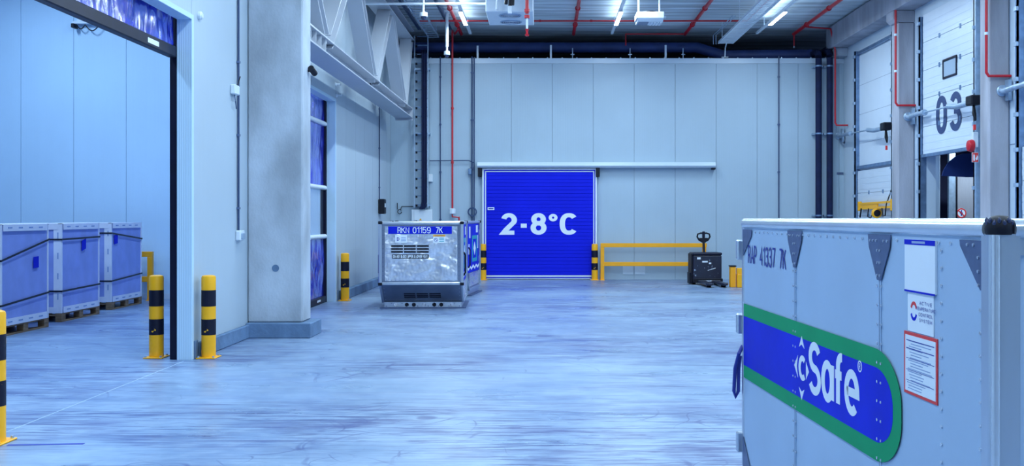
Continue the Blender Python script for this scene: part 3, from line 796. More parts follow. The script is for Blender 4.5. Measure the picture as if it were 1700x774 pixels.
# ------------------------------------------------------------------ lower aluminium containers with sloping front
def disc_row(mb, pts, axis, r, d, n=14):
    for p in pts:
        q = Vector(p) + Vector(axis) * d
        mb.cyl(p, q, r, n)
    return mb
def rkn(loc, rot, label, number):
    t = thing('air_cargo_container', label, 'container', loc, rot, 'sloped-front air cargo containers')
    prof = [(-0.72, 0.12), (-1.17, 0.485), (-1.17, 1.60), (0.73, 1.60), (0.73, 0.12)]
    MB().prism(prof, (-0.735, 0, 0), (0, 1, 0), (0, 0, 1), (1.47, 0, 0)).build('body', 'alu_shaded', t)
    # base pallet with round holes
    bs = BX(-0.80, 0.80, -0.765, 0.765, 0.0, 0.022).build('base_plate', 'gusset', t)
    BX(-0.72, 0.72, -0.755, 0.755, 0.022, 0.12).build('base_rail', 'alu', t, bevel=0.004)
    hb = disc_row(MB(), [(x, -0.757, 0.07) for x in (-0.30, -0.17, 0.21, 0.34)], (0, -1, 0), 0.038, 0.004)
    stuff(hb.build('dark_holes', 'black', t))
    hb = disc_row(MB(), [(x, -0.757, 0.07) for x in (-0.50, 0.02, 0.54)], (0, -1, 0), 0.038, 0.004)
    stuff(hb.build('bright_holes', 'alu_sheet', t))
    stuff(disc_row(MB(), [(-0.68 + 0.097 * i, -0.757, 0.095 if i % 2 else 0.045) for i in range(15)], (0, -1, 0), 0.010, 0.004, 6).build('rail_rivets', 'gusset', t))
    # edge profiles
    for sx in (-1, 1):
        x = sx * 0.745
        MB().box(x - 0.028, x + 0.028, -1.20, -1.145, 0.49, 1.60).build('corner_post', 'alu', t, bevel=0.012)
        MB().bar((x, -0.735, 0.12), (x, -1.18, 0.48), 0.04, 0.04).build('slope_edge', 'alu', t, bevel=0.006)
        MB().box(x - 0.028, x + 0.028, 0.70, 0.755, 0.12, 1.60).build('corner_post', 'alu', t, bevel=0.012)
        MB().box(x - 0.02, x + 0.02, -1.15, 0.70, 1.575, 1.622).build('top_rail', 'alu', t, bevel=0.01)
        MB().box(x - 0.012, x + 0.012, -0.72, 0.72, 0.12, 0.17).build('sill', 'alu', t)
        for z in (0.455, 1.575):
            BX(x - 0.034, x + 0.034, -1.207, -1.135, z, z + 0.055).build('corner_cap', 'black', t, bevel=0.008)
        BX(x - 0.034, x + 0.034, 0.69, 0.762, 1.575, 1.63).build('corner_cap', 'black', t, bevel=0.008)
        # side handle
        MB().tube([(x + sx * 0.02, -0.95, 0.62), (x + sx * 0.05, -0.95, 0.68), (x + sx * 0.05, -0.95, 1.0), (x + sx * 0.02, -0.95, 1.06)], 0.016, 6).build('handle_strap', 'black', t)
    for ya, yb in ((-1.20, -1.15), (0.70, 0.75)):
        BX(-0.71, 0.71, ya, yb, 1.565, 1.62).build('top_rail', 'alu', t, bevel=0.012)
    BX(-0.71, 0.71, -1.20, -1.15, 0.465, 0.515).build('cross_rail', 'alu', t, bevel=0.008)
    BX(-0.66, 0.66, -1.178, -1.168, 0.54, 1.54).build('front_sheet', 'alu_sheet', t, bevel=0.003)
    rv = []
    for i in range(17):
        for z in (0.555, 1.525): rv.append((-0.62 + i * 0.0775, -1.178, z))
    for i in range(1, 12):
        for x in (-0.62, 0.62, -0.69, 0.69): rv.append((x, -1.178 if abs(x) < 0.65 else -1.2, 0.555 + i * 0.082))
    stuff(disc_row(MB(), rv, (0, -1, 0), 0.0075, 0.004, 6).build('rivets', 'gusset', t))
    o = (0, -1.178, 0); u = (1, 0, 0); v = (0, 0, 1)
    X = lambda px: (px - 701.0) / 91.0
    Z = lambda py: 1.7 - (py - 361.0) / 91.0
    def plate(n_, m, a, b, c, d, th, par=t): return BX(X(a), X(b), -1.178 - th, -1.177, Z(d), Z(c)).build(n_, m, par)
    hd = plate('number_plate', 'sign_blue', 646.5, 752, 376, 388.6, 0.005)
    if number:
        for wd, xa, xb in zip(number.split(), (662, 687, 725), (681.5, 717, 737)):
            text(wd, 'lettering', 'print_white', t, (0, -1.184, 0), u, v, X(xa), X(xb), Z(387.4), Z(377.2), (0, -1, 0), world=False, bold=0.13, gap=0.2)
        s1 = plate('data_sticker', 'print_white', 658, 678, 390.5, 403, 0.004)
        text('D', 'sticker_print', 'print_navy', t, (0, -1.183, 0), u, v, X(661), X(665), Z(400), Z(394), (0, -1, 0), world=False, bold=0.18, gap=0.25)
        m_ = MB()
        for q in range(3): m_.box(X(668), X(676), -1.184, -1.182, Z(400.5 - q * 2.6), Z(399.2 - q * 2.6))
        stuff(m_.build('printed_rows', 'print_grey', s1))
        s2 = plate('caution_sticker', 'print_white', 721, 741, 390, 403.5, 0.004)
        BX(X(721), X(741), -1.1835, -1.182, Z(393), Z(390)).build('yellow_header', 'yellow', s2)
        text('CAUTION', 'sticker_print', 'print_navy', t, (0, -1.184, 0), u, v, X(724), X(738), Z(392.6), Z(390.6), (0, -1, 0), world=False, bold=0.18, gap=0.25)
        MB().lathe([(0.026, 0), (0.026, -0.002), (0.034, -0.002), (0.034, 0)], (X(725.5), -1.182, Z(398.5)), 16, 'y', 0, True).build('prohibition_ring', 'print_navy', s2)
        m_ = MB().bar((X(723.2), -1.184, Z(396.2)), (X(727.8), -1.184, Z(400.8)), 0.008, 0.002, up=(0, 1, 0))
        m_.build('prohibition_bar', 'print_navy', s2)
        m_ = MB()
        for q in range(3): m_.box(X(731), X(739), -1.184, -1.182, Z(401.5 - q * 2.6), Z(400.2 - q * 2.6))
        stuff(m_.build('printed_rows', 'teal', s2))
        plate('vent_plate', 'black', 653, 713.5, 422.6, 429.6, 0.004)
        text('DO NOT BLOCK UPPER & LOWER VENT', 'lettering', 'print_white', t, (0, -1.183, 0), u, v, X(654.5), X(712), Z(428.4), Z(423.8), (0, -1, 0), world=False, bold=0.16, gap=0.25)
    for r_ in range(3):
        for c_ in range(3):
            a = 651.5 + c_ * 21.3
            vv = plate('vent_slot', 'black', a, a + 19.5, 407.2 + r_ * 4.9, 410.0 + r_ * 4.9, 0.006)
            BX(X(a), X(a + 19.5), -1.192, -1.178, Z(407.2 + r_ * 4.9), Z(406.2 + r_ * 4.9)).build('vent_louvre', 'alu', vv)
    # slots in the sloping lower sheet
    sl = Vector((0, -0.45, 0.365)).normalized(); base = Vector((0, -0.72, 0.12)); nr = Vector((0, -0.365, -0.45)).normalized()
    for r_ in range(3):
        for c_ in range(3):
            x0 = -0.34 + c_ * 0.235
            h0 = 0.14 + r_ * 0.055
            MB().prism([(x0, h0), (x0 + 0.21, h0), (x0 + 0.21, h0 + 0.03), (x0, h0 + 0.03)], base, (1, 0, 0), sl, nr * 0.004).build('lower_vent_slot', 'black', t)
    stuff(disc_row(MB(), [tuple(base + sl * h + Vector((x, 0, 0))) for x in (-0.69, 0.69) for h in (0.08, 0.2, 0.32, 0.44)], nr, 0.008, 0.004, 6).build('rivets', 'alu', t))
    # printed door on the right-hand side
    for sx in (1,):
        x = 0.7355
        df = BX(x, x + 0.008, -1.10, 0.66, 0.50, 1.56).build('door_film', 'blue', t)
        BX(x, x + 0.008, -0.68, 0.66, 0.2, 0.49).build('lower_door_sheet', 'alu_sheet', t)
        xa, xb = x + 0.008, x + 0.012
        rg = MB()
        for a, b, c, d in ((-0.35, 0.35, 0.72, 0.80), (-0.35, 0.35, 1.22, 1.30), (-0.35, -0.25, 0.80, 1.22), (0.25, 0.35, 0.80, 1.22)): rg.box(xa, xb, a, b, c, d)
        rg.build('teal_ring', 'teal', df)
        em = MB().prism([(0, 0.86), (0.16, 1.01), (0, 1.16), (-0.16, 1.01)], (xa, 0, 0), (0, 1, 0), (0, 0, 1), (0.004, 0, 0)).build('white_emblem', 'print_white', df)
        for a, b, c, d in ((-0.75, -0.60, 1.25, 1.50), (0.2, 0.45, 1.36, 1.52), (-0.85, -0.72, 0.9, 1.12), (0.42, 0.5, 1.0, 1.3)): BX(xa, xb, a, b, c, d).build('white_notice', 'print_white', df)
        pts = [(-1.08 + i * 0.2175, 0.60 if i % 2 else 0.66) for i in range(9)]
        zg = pts + [(p[0], p[1] - 0.05) for p in pts[::-1]]
        MB().prism(zg, (xa, 0, 0), (0, 1, 0), (0, 0, 1), (0.004, 0, 0)).build('zigzag_print', 'print_white', df)
        for z in (0.7, 1.3): BX(x, x + 0.03, 0.60, 0.70, z, z + 0.12).build('hinge', 'alu', t)
    return t
rkn((-2.285, 19.87, 0), R(2.1), 'dented silver air cargo container with blue number plate and vents on its sloping front', 'RKN 01159 7K')
rkn((-2.29, 22.92, 0), R(-5.0), 'second silver air cargo container, mostly hidden behind the one with the blue number plate', None)

# ------------------------------------------------------------------ big grey container in the right foreground
ang = math.atan(0.0518)
NY = 3.215
NX = 1.583 - 0.0518 * NY
rp = thing('large_air_cargo_container', 'big grey air cargo container with green and blue logo band in the right foreground', 'container', (NX, NY, 0), ang)
RL, RW, RB, RT = 3.22, 2.24, 0.14, 1.655
ca = math.cos(ang)
def U(px):                      # distance along the side face from the near corner
    return (1583.0 * 1.0 * F / 1000.0 / (px - 815.0) - NY) / ca
def ZZ(px, py):
    return CH - (py - CY) * (1.583 / (px - 815.0))
BX(0.0, RW, 0.03, RL, RB, RT).build('body', 'rap_skin', rp)
BX(-0.01, RW + 0.01, 0.0, RL + 0.01, 0.0, RB).build('base', 'alu', rp, bevel=0.01)
MB().cyl((0.012, 0.05, RT + 0.008), (0.012, RL - 0.02, RT + 0.008), 0.031, 18).build('top_rail', 'rap_rail', rp)
MB().cyl((0.06, 0.012, RT + 0.008), (RW - 0.06, 0.012, RT + 0.008), 0.031, 18).build('top_rail', 'rap_rail', rp)
MB().cyl((0.06, RL - 0.012, RT + 0.008), (RW - 0.06, RL - 0.012, RT + 0.008), 0.031, 18).build('top_rail', 'rap_rail', rp)
MB().cyl((RW - 0.012, 0.05, RT + 0.008), (RW - 0.012, RL - 0.05, RT + 0.008), 0.031, 18).build('top_rail', 'rap_rail', rp)
BX(0.02, RW - 0.02, 0.02, RL - 0.02, RT, RT + 0.03).build('roof_sheet', 'rap_rail', rp)
# near corner post, extruded profile with two flutes, and ribbed black cap
pr = []
for k in range(15):
    a = math.pi * (1.0 + 0.5 * k / 14)
    pr.append((0.036 + 0.042 * math.cos(a) , 0.036 + 0.042 * math.sin(a)))
poly = [(-0.006, 0.075)] + pr + [(0.08, -0.006), (0.08, 0.03), (0.03, 0.075)]
MB().prism(poly, (-0.004, -0.004, RB), (1, 0, 0), (0, 1, 0), (0, 0, 1.648 - RB)).build('corner_post', 'alu', rp)
MB().cyl((0.004, 0.004, RB), (0.004, 0.004, 1.645), 0.014, 10).build('post_flute', 'rap_rail', rp)
cp = MB().lathe([(0.042, 1.645), (0.044, 1.662), (0.043, 1.675), (0.037, 1.692), (0.024, 1.704), (0.002, 1.707)], (0.028, 0.026, 0), 20).build('corner_cap', 'black', rp)
rb = MB()
for k in range(9):
    a = math.pi * (0.72 + 1.0 * k / 8)
    rb.lathe([(0.0015, -0.008), (0.006, -0.004), (0.007, 0.004), (0.0015, 0.012)], (0.028 + 0.038 * math.cos(a), 0.026 + 0.038 * math.sin(a), 1.688 if k % 2 else 1.680), 8)
stuff(rb.build('cap_knobs', 'dome', cp))
for (x, y) in ((0.0, RL - 0.03),):
    BX(-0.006, 0.05, RL - 0.04, RL + 0.012, RB, RT + 0.02).build('corner_post', 'alu', rp, bevel=0.01)
n_ = (-1, 0, 0); o0 = (0, 0, 0)
def side_plate(poly, name, m, x, th=0.002, par=None):
    return MB().prism(poly, (-x, 0, 0), (0, 1, 0), (0, 0, 1), (-th, 0, 0)).build(name, m, par or rp)
s1, s2 = U(1321), U(1462)
for s in (s1, s2):
    BX(-0.0045, 0.0, s - 0.012, s + 0.012, RB, RT - 0.03).build('seam_strip', 'rap_skin', rp, bevel=0.001)
    BX(-0.0055, -0.0045, s - 0.0016, s + 0.0016, RB, RT - 0.03).build('seam_gap', 'gusset', rp)
def tri(c, w, h, name='gusset_plate'):
    g = side_plate([(c - w, RT - 0.025), (c + w, RT - 0.025), (c + w * 0.93, RT - 0.075), (c + 0.02, RT - 0.025 - h), (c - 0.02, RT - 0.025 - h), (c - w * 0.93, RT - 0.075)], name, 'gusset', 0.005, 0.003)
    rv = [(-0.008, c + a * w, RT - 0.05) for a in (-0.75, -0.45, 0.2, 0.5, 0.75)] + [(-0.008, c + a, RT - 0.025 - h * b) for a in (-0.014, 0.014) for b in (0.35, 0.62, 0.9)]
    stuff(disc_row(MB(), rv, (-1, 0, 0), 0.006, 0.004, 6).build('rivets', 'alu', g))
tri(s1, 0.125, 0.19); tri(s2, 0.12, 0.185)
side_plate([(RL - 0.02, RT - 0.03), (RL - 0.24, RT - 0.03), (RL - 0.24, RT - 0.03), (RL - 0.02, RT - 0.20)][0:1] + [(RL - 0.24, RT - 0.03), (RL - 0.225, RT - 0.07), (RL - 0.02, RT - 0.20)], 'gusset_plate', 'gusset', 0.004, 0.003)
side_plate([(RL - 0.02, RB + 0.0), (RL - 0.24, RB + 0.0), (RL - 0.02, RB + 0.20)], 'gusset_plate', 'gusset', 0.004, 0.003)
g = side_plate([(0.075, RT - 0.03), (U(1596), RT - 0.03), (U(1597), RT - 0.05), (0.085, RT - 0.19), (0.075, RT - 0.19)], 'gusset_plate', 'gusset', 0.004, 0.003)
stuff(disc_row(MB(), [(-0.007, U(p), RT - 0.045) for p in (1610, 1620)] + [(-0.007, U(1628), z) for z in (RT - 0.085, RT - 0.13, RT - 0.175)], (-1, 0, 0), 0.006, 0.004, 6).build('rivets', 'alu', g))
# logo band
zt, zb_, gi = 1.163, 0.704, 0.077
def band(end, z0, z1, rad, far):
    p = [(far, z0), (far, z1)]
    for k in range(13):
        a = math.pi / 2 * k / 12
        p.append((end + rad * 1.35 - rad * 1.35 * math.sin(a), z1 - rad + rad * math.cos(a)))
    for k in range(13):
        a = math.pi / 2 * k / 12
        p.append((end + rad * 1.35 - rad * 1.35 * math.cos(a), z0 + rad - rad * math.sin(a)))
    return p
eo, ei = U(1499), U(1485)
gb = side_plate(band(eo, zb_, zt, 0.20, RL - 0.045), 'green_band', 'green', 0.0058, 0.0008)
bl = side_plate(band(ei, zb_ + gi, zt - gi, 0.135, RL - 0.045), 'blue_band', 'blue', 0.0066, 0.0008)
fo, fu, fv = (-0.0074, 0, 0), (0, -1, 0), (0, 0, 1)
fx = lambda px: -U(px)
zc = (zb_ + zt) / 2
text('Safe', 'lettering', 'print_white', rp, fo, fu, fv, fx(1345), fx(1430), zc - 0.100, zc + 0.160, (-1, 0, 0), bold=0.20, gap=0.20, world=False, thick=0.0012)
text('c', 'lettering', 'print_white', rp, fo, fu, fv, fx(1328.5), fx(1341.5), zc - 0.06, zc + 0.125, (-1, 0, 0), bold=0.20, world=False, thick=0.0012)
tmr = MB().lathe([(0.019, -0.0076), (0.019, -0.0086), (0.025, -0.0086), (0.025, -0.0076)], (0, U(1430.5), zc + 0.13), 20, 'x', 0, True).build('trade_mark', 'print_white', rp)
text('R', 'trade_mark_letter', 'print_white', rp, fo, fu, fv, fx(1430.5) - 0.009, fx(1430.5) + 0.009, zc + 0.117, zc + 0.143, (-1, 0, 0), bold=0.16, world=False, thick=0.0012)
def arrow(pts): side_plate(pts, 'arrow_mark', 'print_white', 0.0076, 0.0008)
cu_, w_ = U(1333.5), 0.045
arrow([(cu_ + w_, zc + 0.105), (cu_, zc + 0.165), (cu_ - w_, zc + 0.105), (cu_, zc + 0.122)])
arrow([(cu_ + w_, zc - 0.10), (cu_, zc - 0.117), (cu_ - w_, zc - 0.10), (cu_, zc - 0.16)])
ul = U(1324.5)
arrow([(ul - 0.03, zc + 0.06), (ul + 0.035, zc), (ul - 0.03, zc - 0.055), (ul - 0.012, zc)])
ur = U(1342)
arrow([(ur + 0.012, zc + 0.045), (ur - 0.035, zc + 0.0), (ur + 0.012, zc - 0.045)])
for wd, xa, xb in (('RAP', 1242.5, 1256.7), ('41337', 1262, 1287.8), ('7K', 1294.4, 1305.8)):
    text(wd, 'lettering', 'print_navy', rp, (-0.002, 0, 0), fu, fv, fx(xa), fx(xb), 1.415, 1.530, (-1, 0, 0), bold=0.125, gap=0.24, world=False, thick=0.0012)
# notices
def notice(a, b, ztop, zbot, m, name, x=0.004):
    return BX(-x, 0, U(b), U(a), zbot, ztop).build(name, m, rp, bevel=0.0008)
nA = notice(1505.5, 1556.5, 1.617, 1.425, 'print_white', 'document_pouch', 0.009)
BX(-0.010, -0.009, U(1556.5), U(1505.5), 1.598, 1.617).build('pouch_header', 'sign_blue', nA)
BX(-0.0105, -0.010, U(1540), U(1518), 1.603, 1.612).build('header_print', 'print_grey', nA)
BX(-0.010, -0.009, U(1556.5), U(1505.5), 1.420, 1.427).build('pouch_edge', 'sign_blue', nA)
nB = notice(1508.5, 1551.5, 1.42, 1.272, 'print_white', 'system_notice')
mg = MB()
for k in range(14):
    a0, a1 = math.pi * (0.12 + 0.76 * k / 14), math.pi * (0.12 + 0.76 * (k + 1) / 14)
    for s_ in ((1, 0),):
        c0 = (U(1519), 1.35)
        mg.prism([(c0[0] + 0.030 * math.cos(a0), c0[1] + 0.036 * math.sin(a0)), (c0[0] + 0.030 * math.cos(a1), c0[1] + 0.036 * math.sin(a1)), (c0[0] + 0.019 * math.cos(a1), c0[1] + 0.024 * math.sin(a1)), (c0[0] + 0.019 * math.cos(a0), c0[1] + 0.024 * math.sin(a0))], (-0.004, 0, 0), (0, 1, 0), (0, 0, 1), (-0.001, 0, 0), 0)
        mg.prism([(c0[0] + 0.030 * math.cos(a0), c0[1] - 0.036 * math.sin(a0)), (c0[0] + 0.030 * math.cos(a1), c0[1] - 0.036 * math.sin(a1)), (c0[0] + 0.019 * math.cos(a1), c0[1] - 0.024 * math.sin(a1)), (c0[0] + 0.019 * math.cos(a0), c0[1] - 0.024 * math.sin(a0))], (-0.004, 0, 0), (0, 1, 0), (0, 0, 1), (-0.001, 0, 0), 1)
stuff(mg.build('red_blue_emblem', ['print_red', 'sign_blue'], nB))
for k, s_ in enumerate(('ACTIVE', 'TEMPERATURE', 'CONTROL', 'SYSTEM')):
    hw = 0.020 + 0.0058 * len(s_)
    cc = (fx(1539))
    text(s_, 'notice_print', 'print_navy', rp, (-0.0045, 0, 0), fu, fv, cc - hw, cc + hw, 1.378 - k * 0.021, 1.391 - k * 0.021, (-1, 0, 0), bold=0.17, gap=0.28, world=False, thick=0.001)
nC = notice(1502.5, 1558, 1.268, 1.033, 'print_red', 'red_framed_document')
BX(-0.005, -0.004, U(1555.5), U(1505), 1.045, 1.256).build('white_sheet', 'print_white', nC)
m_ = MB()
for z, h in ((1.235, 0.003), (1.205, 0.003), (1.168, 0.0015), (1.125, 0.0015), (1.085, 0.0015)): m_.box(-0.006, -0.005, U(1553), U(1507), z, z + h)
stuff(m_.build('ruled_lines', 'print_navy', nC))
m_ = MB()
rr = random.Random(4)
for q in range(18):
    z = 1.055 + q * 0.0105
    a = rr.uniform(1508, 1515); b = rr.uniform(1530, 1551)
    m_.box(-0.0056, -0.005, U(b), U(a), z, z + 0.0035)
stuff(m_.build('printed_rows', 'print_grey', nC))
# rivet lines
rv = [(-0.001, U(1321) + s, 0.25 + 0.078 * i) for i in range(16) for s in (-0.02, 0.02)] + [(-0.001, U(1462) + s, 0.25 + 0.078 * i) for i in range(16) for s in (-0.02, 0.02)]
rv = [(-0.005, p[1], p[2]) for p in rv]
rv += [(-0.001, U(1564), 0.22 + 0.062 * i) for i in range(23)] + [(-0.001, U(1629), 0.20 + 0.075 * i) for i in range(17)]
rv += [(-0.001, 0.12 + 0.093 * i, RT - 0.045) for i in range(34)]
stuff(disc_row(MB(), rv, (-1, 0, 0), 0.0065, 0.004, 6).build('rivets', 'rap_rail', rp))
# near end face
BX(0.08, RW - 0.08, 0.012, 0.03, RB, RT - 0.03).build('end_sheet', 'rap_skin', rp)
BX(0.08, RW - 0.08, 0.004, 0.03, RT - 0.075, RT - 0.02).build('end_header', 'alu', rp)
stuff(disc_row(MB(), [(0.115, 0.012, 0.25 + 0.085 * i) for i in range(16)], (0, -1, 0), 0.0065, 0.004, 6).build('rivets', 'rap_rail', rp))
# far end hinges and strap handle
for py in (398, 520, 715):
    z1 = ZZ(1230, py); z0 = ZZ(1230, py + 33)
    BX(-0.035, 0.03, RL, RL + 0.05, z0, z1).build('hinge', 'alu', rp, bevel=0.008)
zs0, zs1 = ZZ(1232, 660), ZZ(1232, 575)
MB().tube([(0.02, RL + 0.05, zs1 - 0.03), (-0.005, RL + 0.0, zs1), (-0.03, RL - 0.02, zs1 - 0.04), (-0.045, RL + 0.02, zs1 - 0.14), (-0.05, RL + 0.03, zs0 + 0.04), (-0.04, RL + 0.03, zs0), (-0.022, RL + 0.03, zs0 + 0.04), (-0.02, RL + 0.03, zs1 - 0.14), (-0.01, RL + 0.03, zs1 - 0.06)], 0.012, 8).build('strap_handle', 'print_navy', rp)

# ------------------------------------------------------------------ electric pallet truck
pt = thing('electric_pallet_truck', 'scratched black electric pallet truck with tiller parked before the yellow guard rail', 'pallet truck', (4.12, 26.05, 0), R(3))
BX(-0.36, 0.36, -0.22, 0.28, 0.08, 0.74).build('body', 'truck', pt, bevel=0.025, seg=2)
BX(-0.40, -0.355, -0.14, 0.30, 0.05, 0.78).build('side_cover', 'black', pt, bevel=0.01)
BX(-0.38, 0.37, -0.24, 0.30, 0.74, 0.81).build('top_cover', 'navy_black', pt, bevel=0.03, seg=2)
BX(-0.44, -0.36, -0.10, 0.20, 0.02, 0.30).build('wheel_guard', 'black', pt, bevel=0.01)
BX(-0.37, 0.37, -0.30, -0.20, 0.05, 0.16).build('fork_carriage', 'black', pt, bevel=0.01)
for fx0 in (-0.27, 0.09):
    fk = MB().prism([(0, 0), (0.19, 0), (0.19, -1.0), (0.14, -1.13), (0.05, -1.13), (0, -1.0)], (fx0, -0.25, 0.055), (1, 0, 0), (0, 1, 0), (0, 0, 0.055)).build('fork', 'truck', pt, bevel=0.008)
    MB().cyl((fx0 + 0.04, -1.15, 0.042), (fx0 + 0.15, -1.15, 0.042), 0.042, 14).build('load_wheel', 'black', fk)
for sx in (-0.28, 0.28): MB().cyl((sx - 0.04, 0.15, 0.09), (sx + 0.04, 0.15, 0.09), 0.09, 16).build('drive_wheel', 'black', pt)
MB().tube([(0, 0.22, 0.80), (0, 0.26, 0.95), (0, 0.28, 1.10)], 0.032, 10).build('tiller_arm', 'black', pt)
hd = MB().prism([(-0.05, 1.05), (0.05, 1.05), (0.13, 1.15), (0.10, 1.17), (-0.10, 1.17), (-0.13, 1.15)], (0, 0.26, 0), (1, 0, 0), (0, 0, 1), (0, 0.05, 0)).build('tiller_head', 'black', pt, bevel=0.006)
MB().tube([(0.03, 0.285, 1.07), (0.12, 0.285, 1.12), (0.165, 0.285, 1.20), (0.15, 0.285, 1.27), (0.07, 0.285, 1.295), (0, 0.285, 1.28), (-0.07, 0.285, 1.295), (-0.15, 0.285, 1.27), (-0.165, 0.285, 1.20), (-0.12, 0.285, 1.12), (-0.03, 0.285, 1.07)], 0.022, 8).build('tiller_loop', 'black', pt)
BX(-0.035, 0.035, 0.255, 0.315, 1.17, 1.34).build('button_post', 'navy_black', hd, bevel=0.012)
for a, b, c, d in ((-0.27, -0.18, 0.64, 0.69), (-0.14, -0.0, 0.56, 0.60), (0.03, 0.09, 0.52, 0.56)): BX(a, b, -0.223, -0.219, c, d).build('worn_sticker', 'print_white', pt)
BX(-0.25, 0.30, -0.306, -0.299, 0.085, 0.115).build('scuffed_edge', 'alu_sheet', pt)
MB().bar((0.0, -0.222, 0.36), (0.2, -0.222, 0.42), 0.012, 0.004, up=(0, 1, 0)).build('scratch', 'print_white', pt)

# ------------------------------------------------------------------ pipes, ducts, cables on the back wall and the ceiling
def pipe_thing(name, label, cat, pts, r, m, n=10, group=None, clips=None, flanges=None):
    t = thing(name, label, cat, pts[0], 0, group)
    MB().tube(pts, r, n).build('pipe_run', m, t, world=True)
    for p, ax in (flanges or ()):
        a = Vector(ax) * 0.03
        MB().cyl(Vector(p) - a, Vector(p) + a, r * 1.5, 10).build('coupling', m, t, world=True)
    if clips:
        cm = MB()
        for p in clips: cm.box(p[0] - r - 0.015, p[0] + r + 0.015, p[1] - 0.01, min(p[1] + 0.05, 27.995), p[2] - 0.02, p[2] + 0.02)
        stuff(cm.build('pipe_clips', 'gusset', t, world=True))
    return t
ZP = 6.765
mains = ((-2.28, 'red sprinkler main along the ceiling at the left, by the first light'), (0.82, 'red sprinkler main along the ceiling between the fan unit and the middle light'),
         (3.90, 'red sprinkler main along the ceiling right of the small ceiling heater'), (6.90, 'red sprinkler main along the ceiling nearest the dock doors'))
for X, lab in mains:
    t = pipe_thing('sprinkler_main', lab, 'pipe', [(X, -4, ZP), (X, 28.3, ZP)], 0.045, 'red', 10, 'red sprinkler mains', flanges=[((X, yq, ZP), (0, 1, 0)) for yq in (24.8, 22.0, 26.9)])
    for yq in (21.5, 25.6, 27.6): MB().cyl((X, yq, ZP), (X, yq, CEIL + 0.01), 0.01, 6).build('hanger', 'galv', t, world=True)
pipe_thing('sprinkler_branch', 'thin red branch pipe across the ceiling behind the fan unit and the heater', 'pipe', [(-3.2, 26.0, 6.69), (5.15, 26.0, 6.69), (5.15, 18.0, 6.69)], 0.022, 'red', 8, flanges=[((x, 26.0, 6.69), (1, 0, 0)) for x in (-0.1, 1.2, 2.3, 3.0, -2.6)])
pipe_thing('sprinkler_branch', 'dim thin red branch pipe in the dark above the back wall', 'pipe', [(2.26, 28.28, 6.45), (2.26, 28.28, ZP), (3.85, 28.28, ZP)], 0.022, 'red', 8)
pipe_thing('sprinkler_branch', 'red branch pipe at the back right corner running down beside the dark pipes', 'pipe', [(6.96, 27.2, ZP), (7.70, 27.5, ZP), (7.84, 27.56, ZP - 0.55), (7.84, 27.56, 4.25), (7.88, 27.56, 4.18), (8.18, 27.56, 4.18)], 0.024, 'red', 8)
t = pipe_thing('sprinkler_drop', 'red sprinkler drop hanging in front of the ceiling fan unit', 'pipe', [(-0.33, 20.0, ZP + 0.1), (-0.33, 20.0, 5.68)], 0.035, 'red', 10, flanges=[((-0.33, 20, 5.74), (0, 0, 1)), ((-0.33, 20, 5.62), (0, 0, 1))])
MB().cyl((-0.33, 20, 5.36), (-0.33, 20, 5.62), 0.022, 10).build('white_sleeve', 'white', t, world=True)
MB().lathe([(0.03, 5.24), (0.045, 5.27), (0.02, 5.29), (0.028, 5.36), (0.04, 5.38)], (-0.33, 20, 0), 12).build('sprinkler_head', 'red', t, world=True)
t = pipe_thing('sprinkler_drop', 'red sprinkler drop with white tip at the far end of the right main', 'pipe', [(6.90, 28.25, ZP - 0.04), (6.90, 28.25, 6.42)], 0.02, 'red', 8)
MB().cyl((6.90, 28.25, 6.38), (6.90, 28.25, 6.42), 0.02, 8).build('white_tip', 'white', t, world=True)
t = pipe_thing('sprinkler_riser', 'red riser pipe running down the back wall to a white valve box', 'pipe', [(-2.28, 27.2, ZP - 0.075), (-2.40, 27.6, ZP - 0.12), at(751, 50, 27.82), at(751, 351, 27.82), at(751, 360, 27.82), at(762, 361, 27.82), at(762, 366, 27.82)], 0.026, 'red', 8, flanges=[(at(751, yq, 27.82), (0, 0, 1)) for yq in (180, 270)])
b_ = at(751, 351, 27.82)
MB().lathe([(0.06, -0.08), (0.09, -0.06), (0.09, 0.06), (0.06, 0.08)], b_, 8).build('valve_box', 'white', t, world=True)
for px, Y, z, lab in ((1487, 22.58, 4.17, 'red pipe down the concrete column left of dock door 03'), (1637.5, 17.96, 4.18, 'red pipe down the concrete column right of dock door 03')):
    X = at(px, 0, Y)[0]
    t = pipe_thing('sprinkler_riser', lab, 'pipe', [(X, Y, 6.27), (X, Y, z + 0.06), (X + 0.04, Y, z), (8.19, Y, z)], 0.026, 'red', 8)
    for zq in (4.9, 5.7): MB().cyl((X, Y, zq), (X, Y, zq + 0.05), 0.034, 8).build('clamp', 'white', t, world=True)
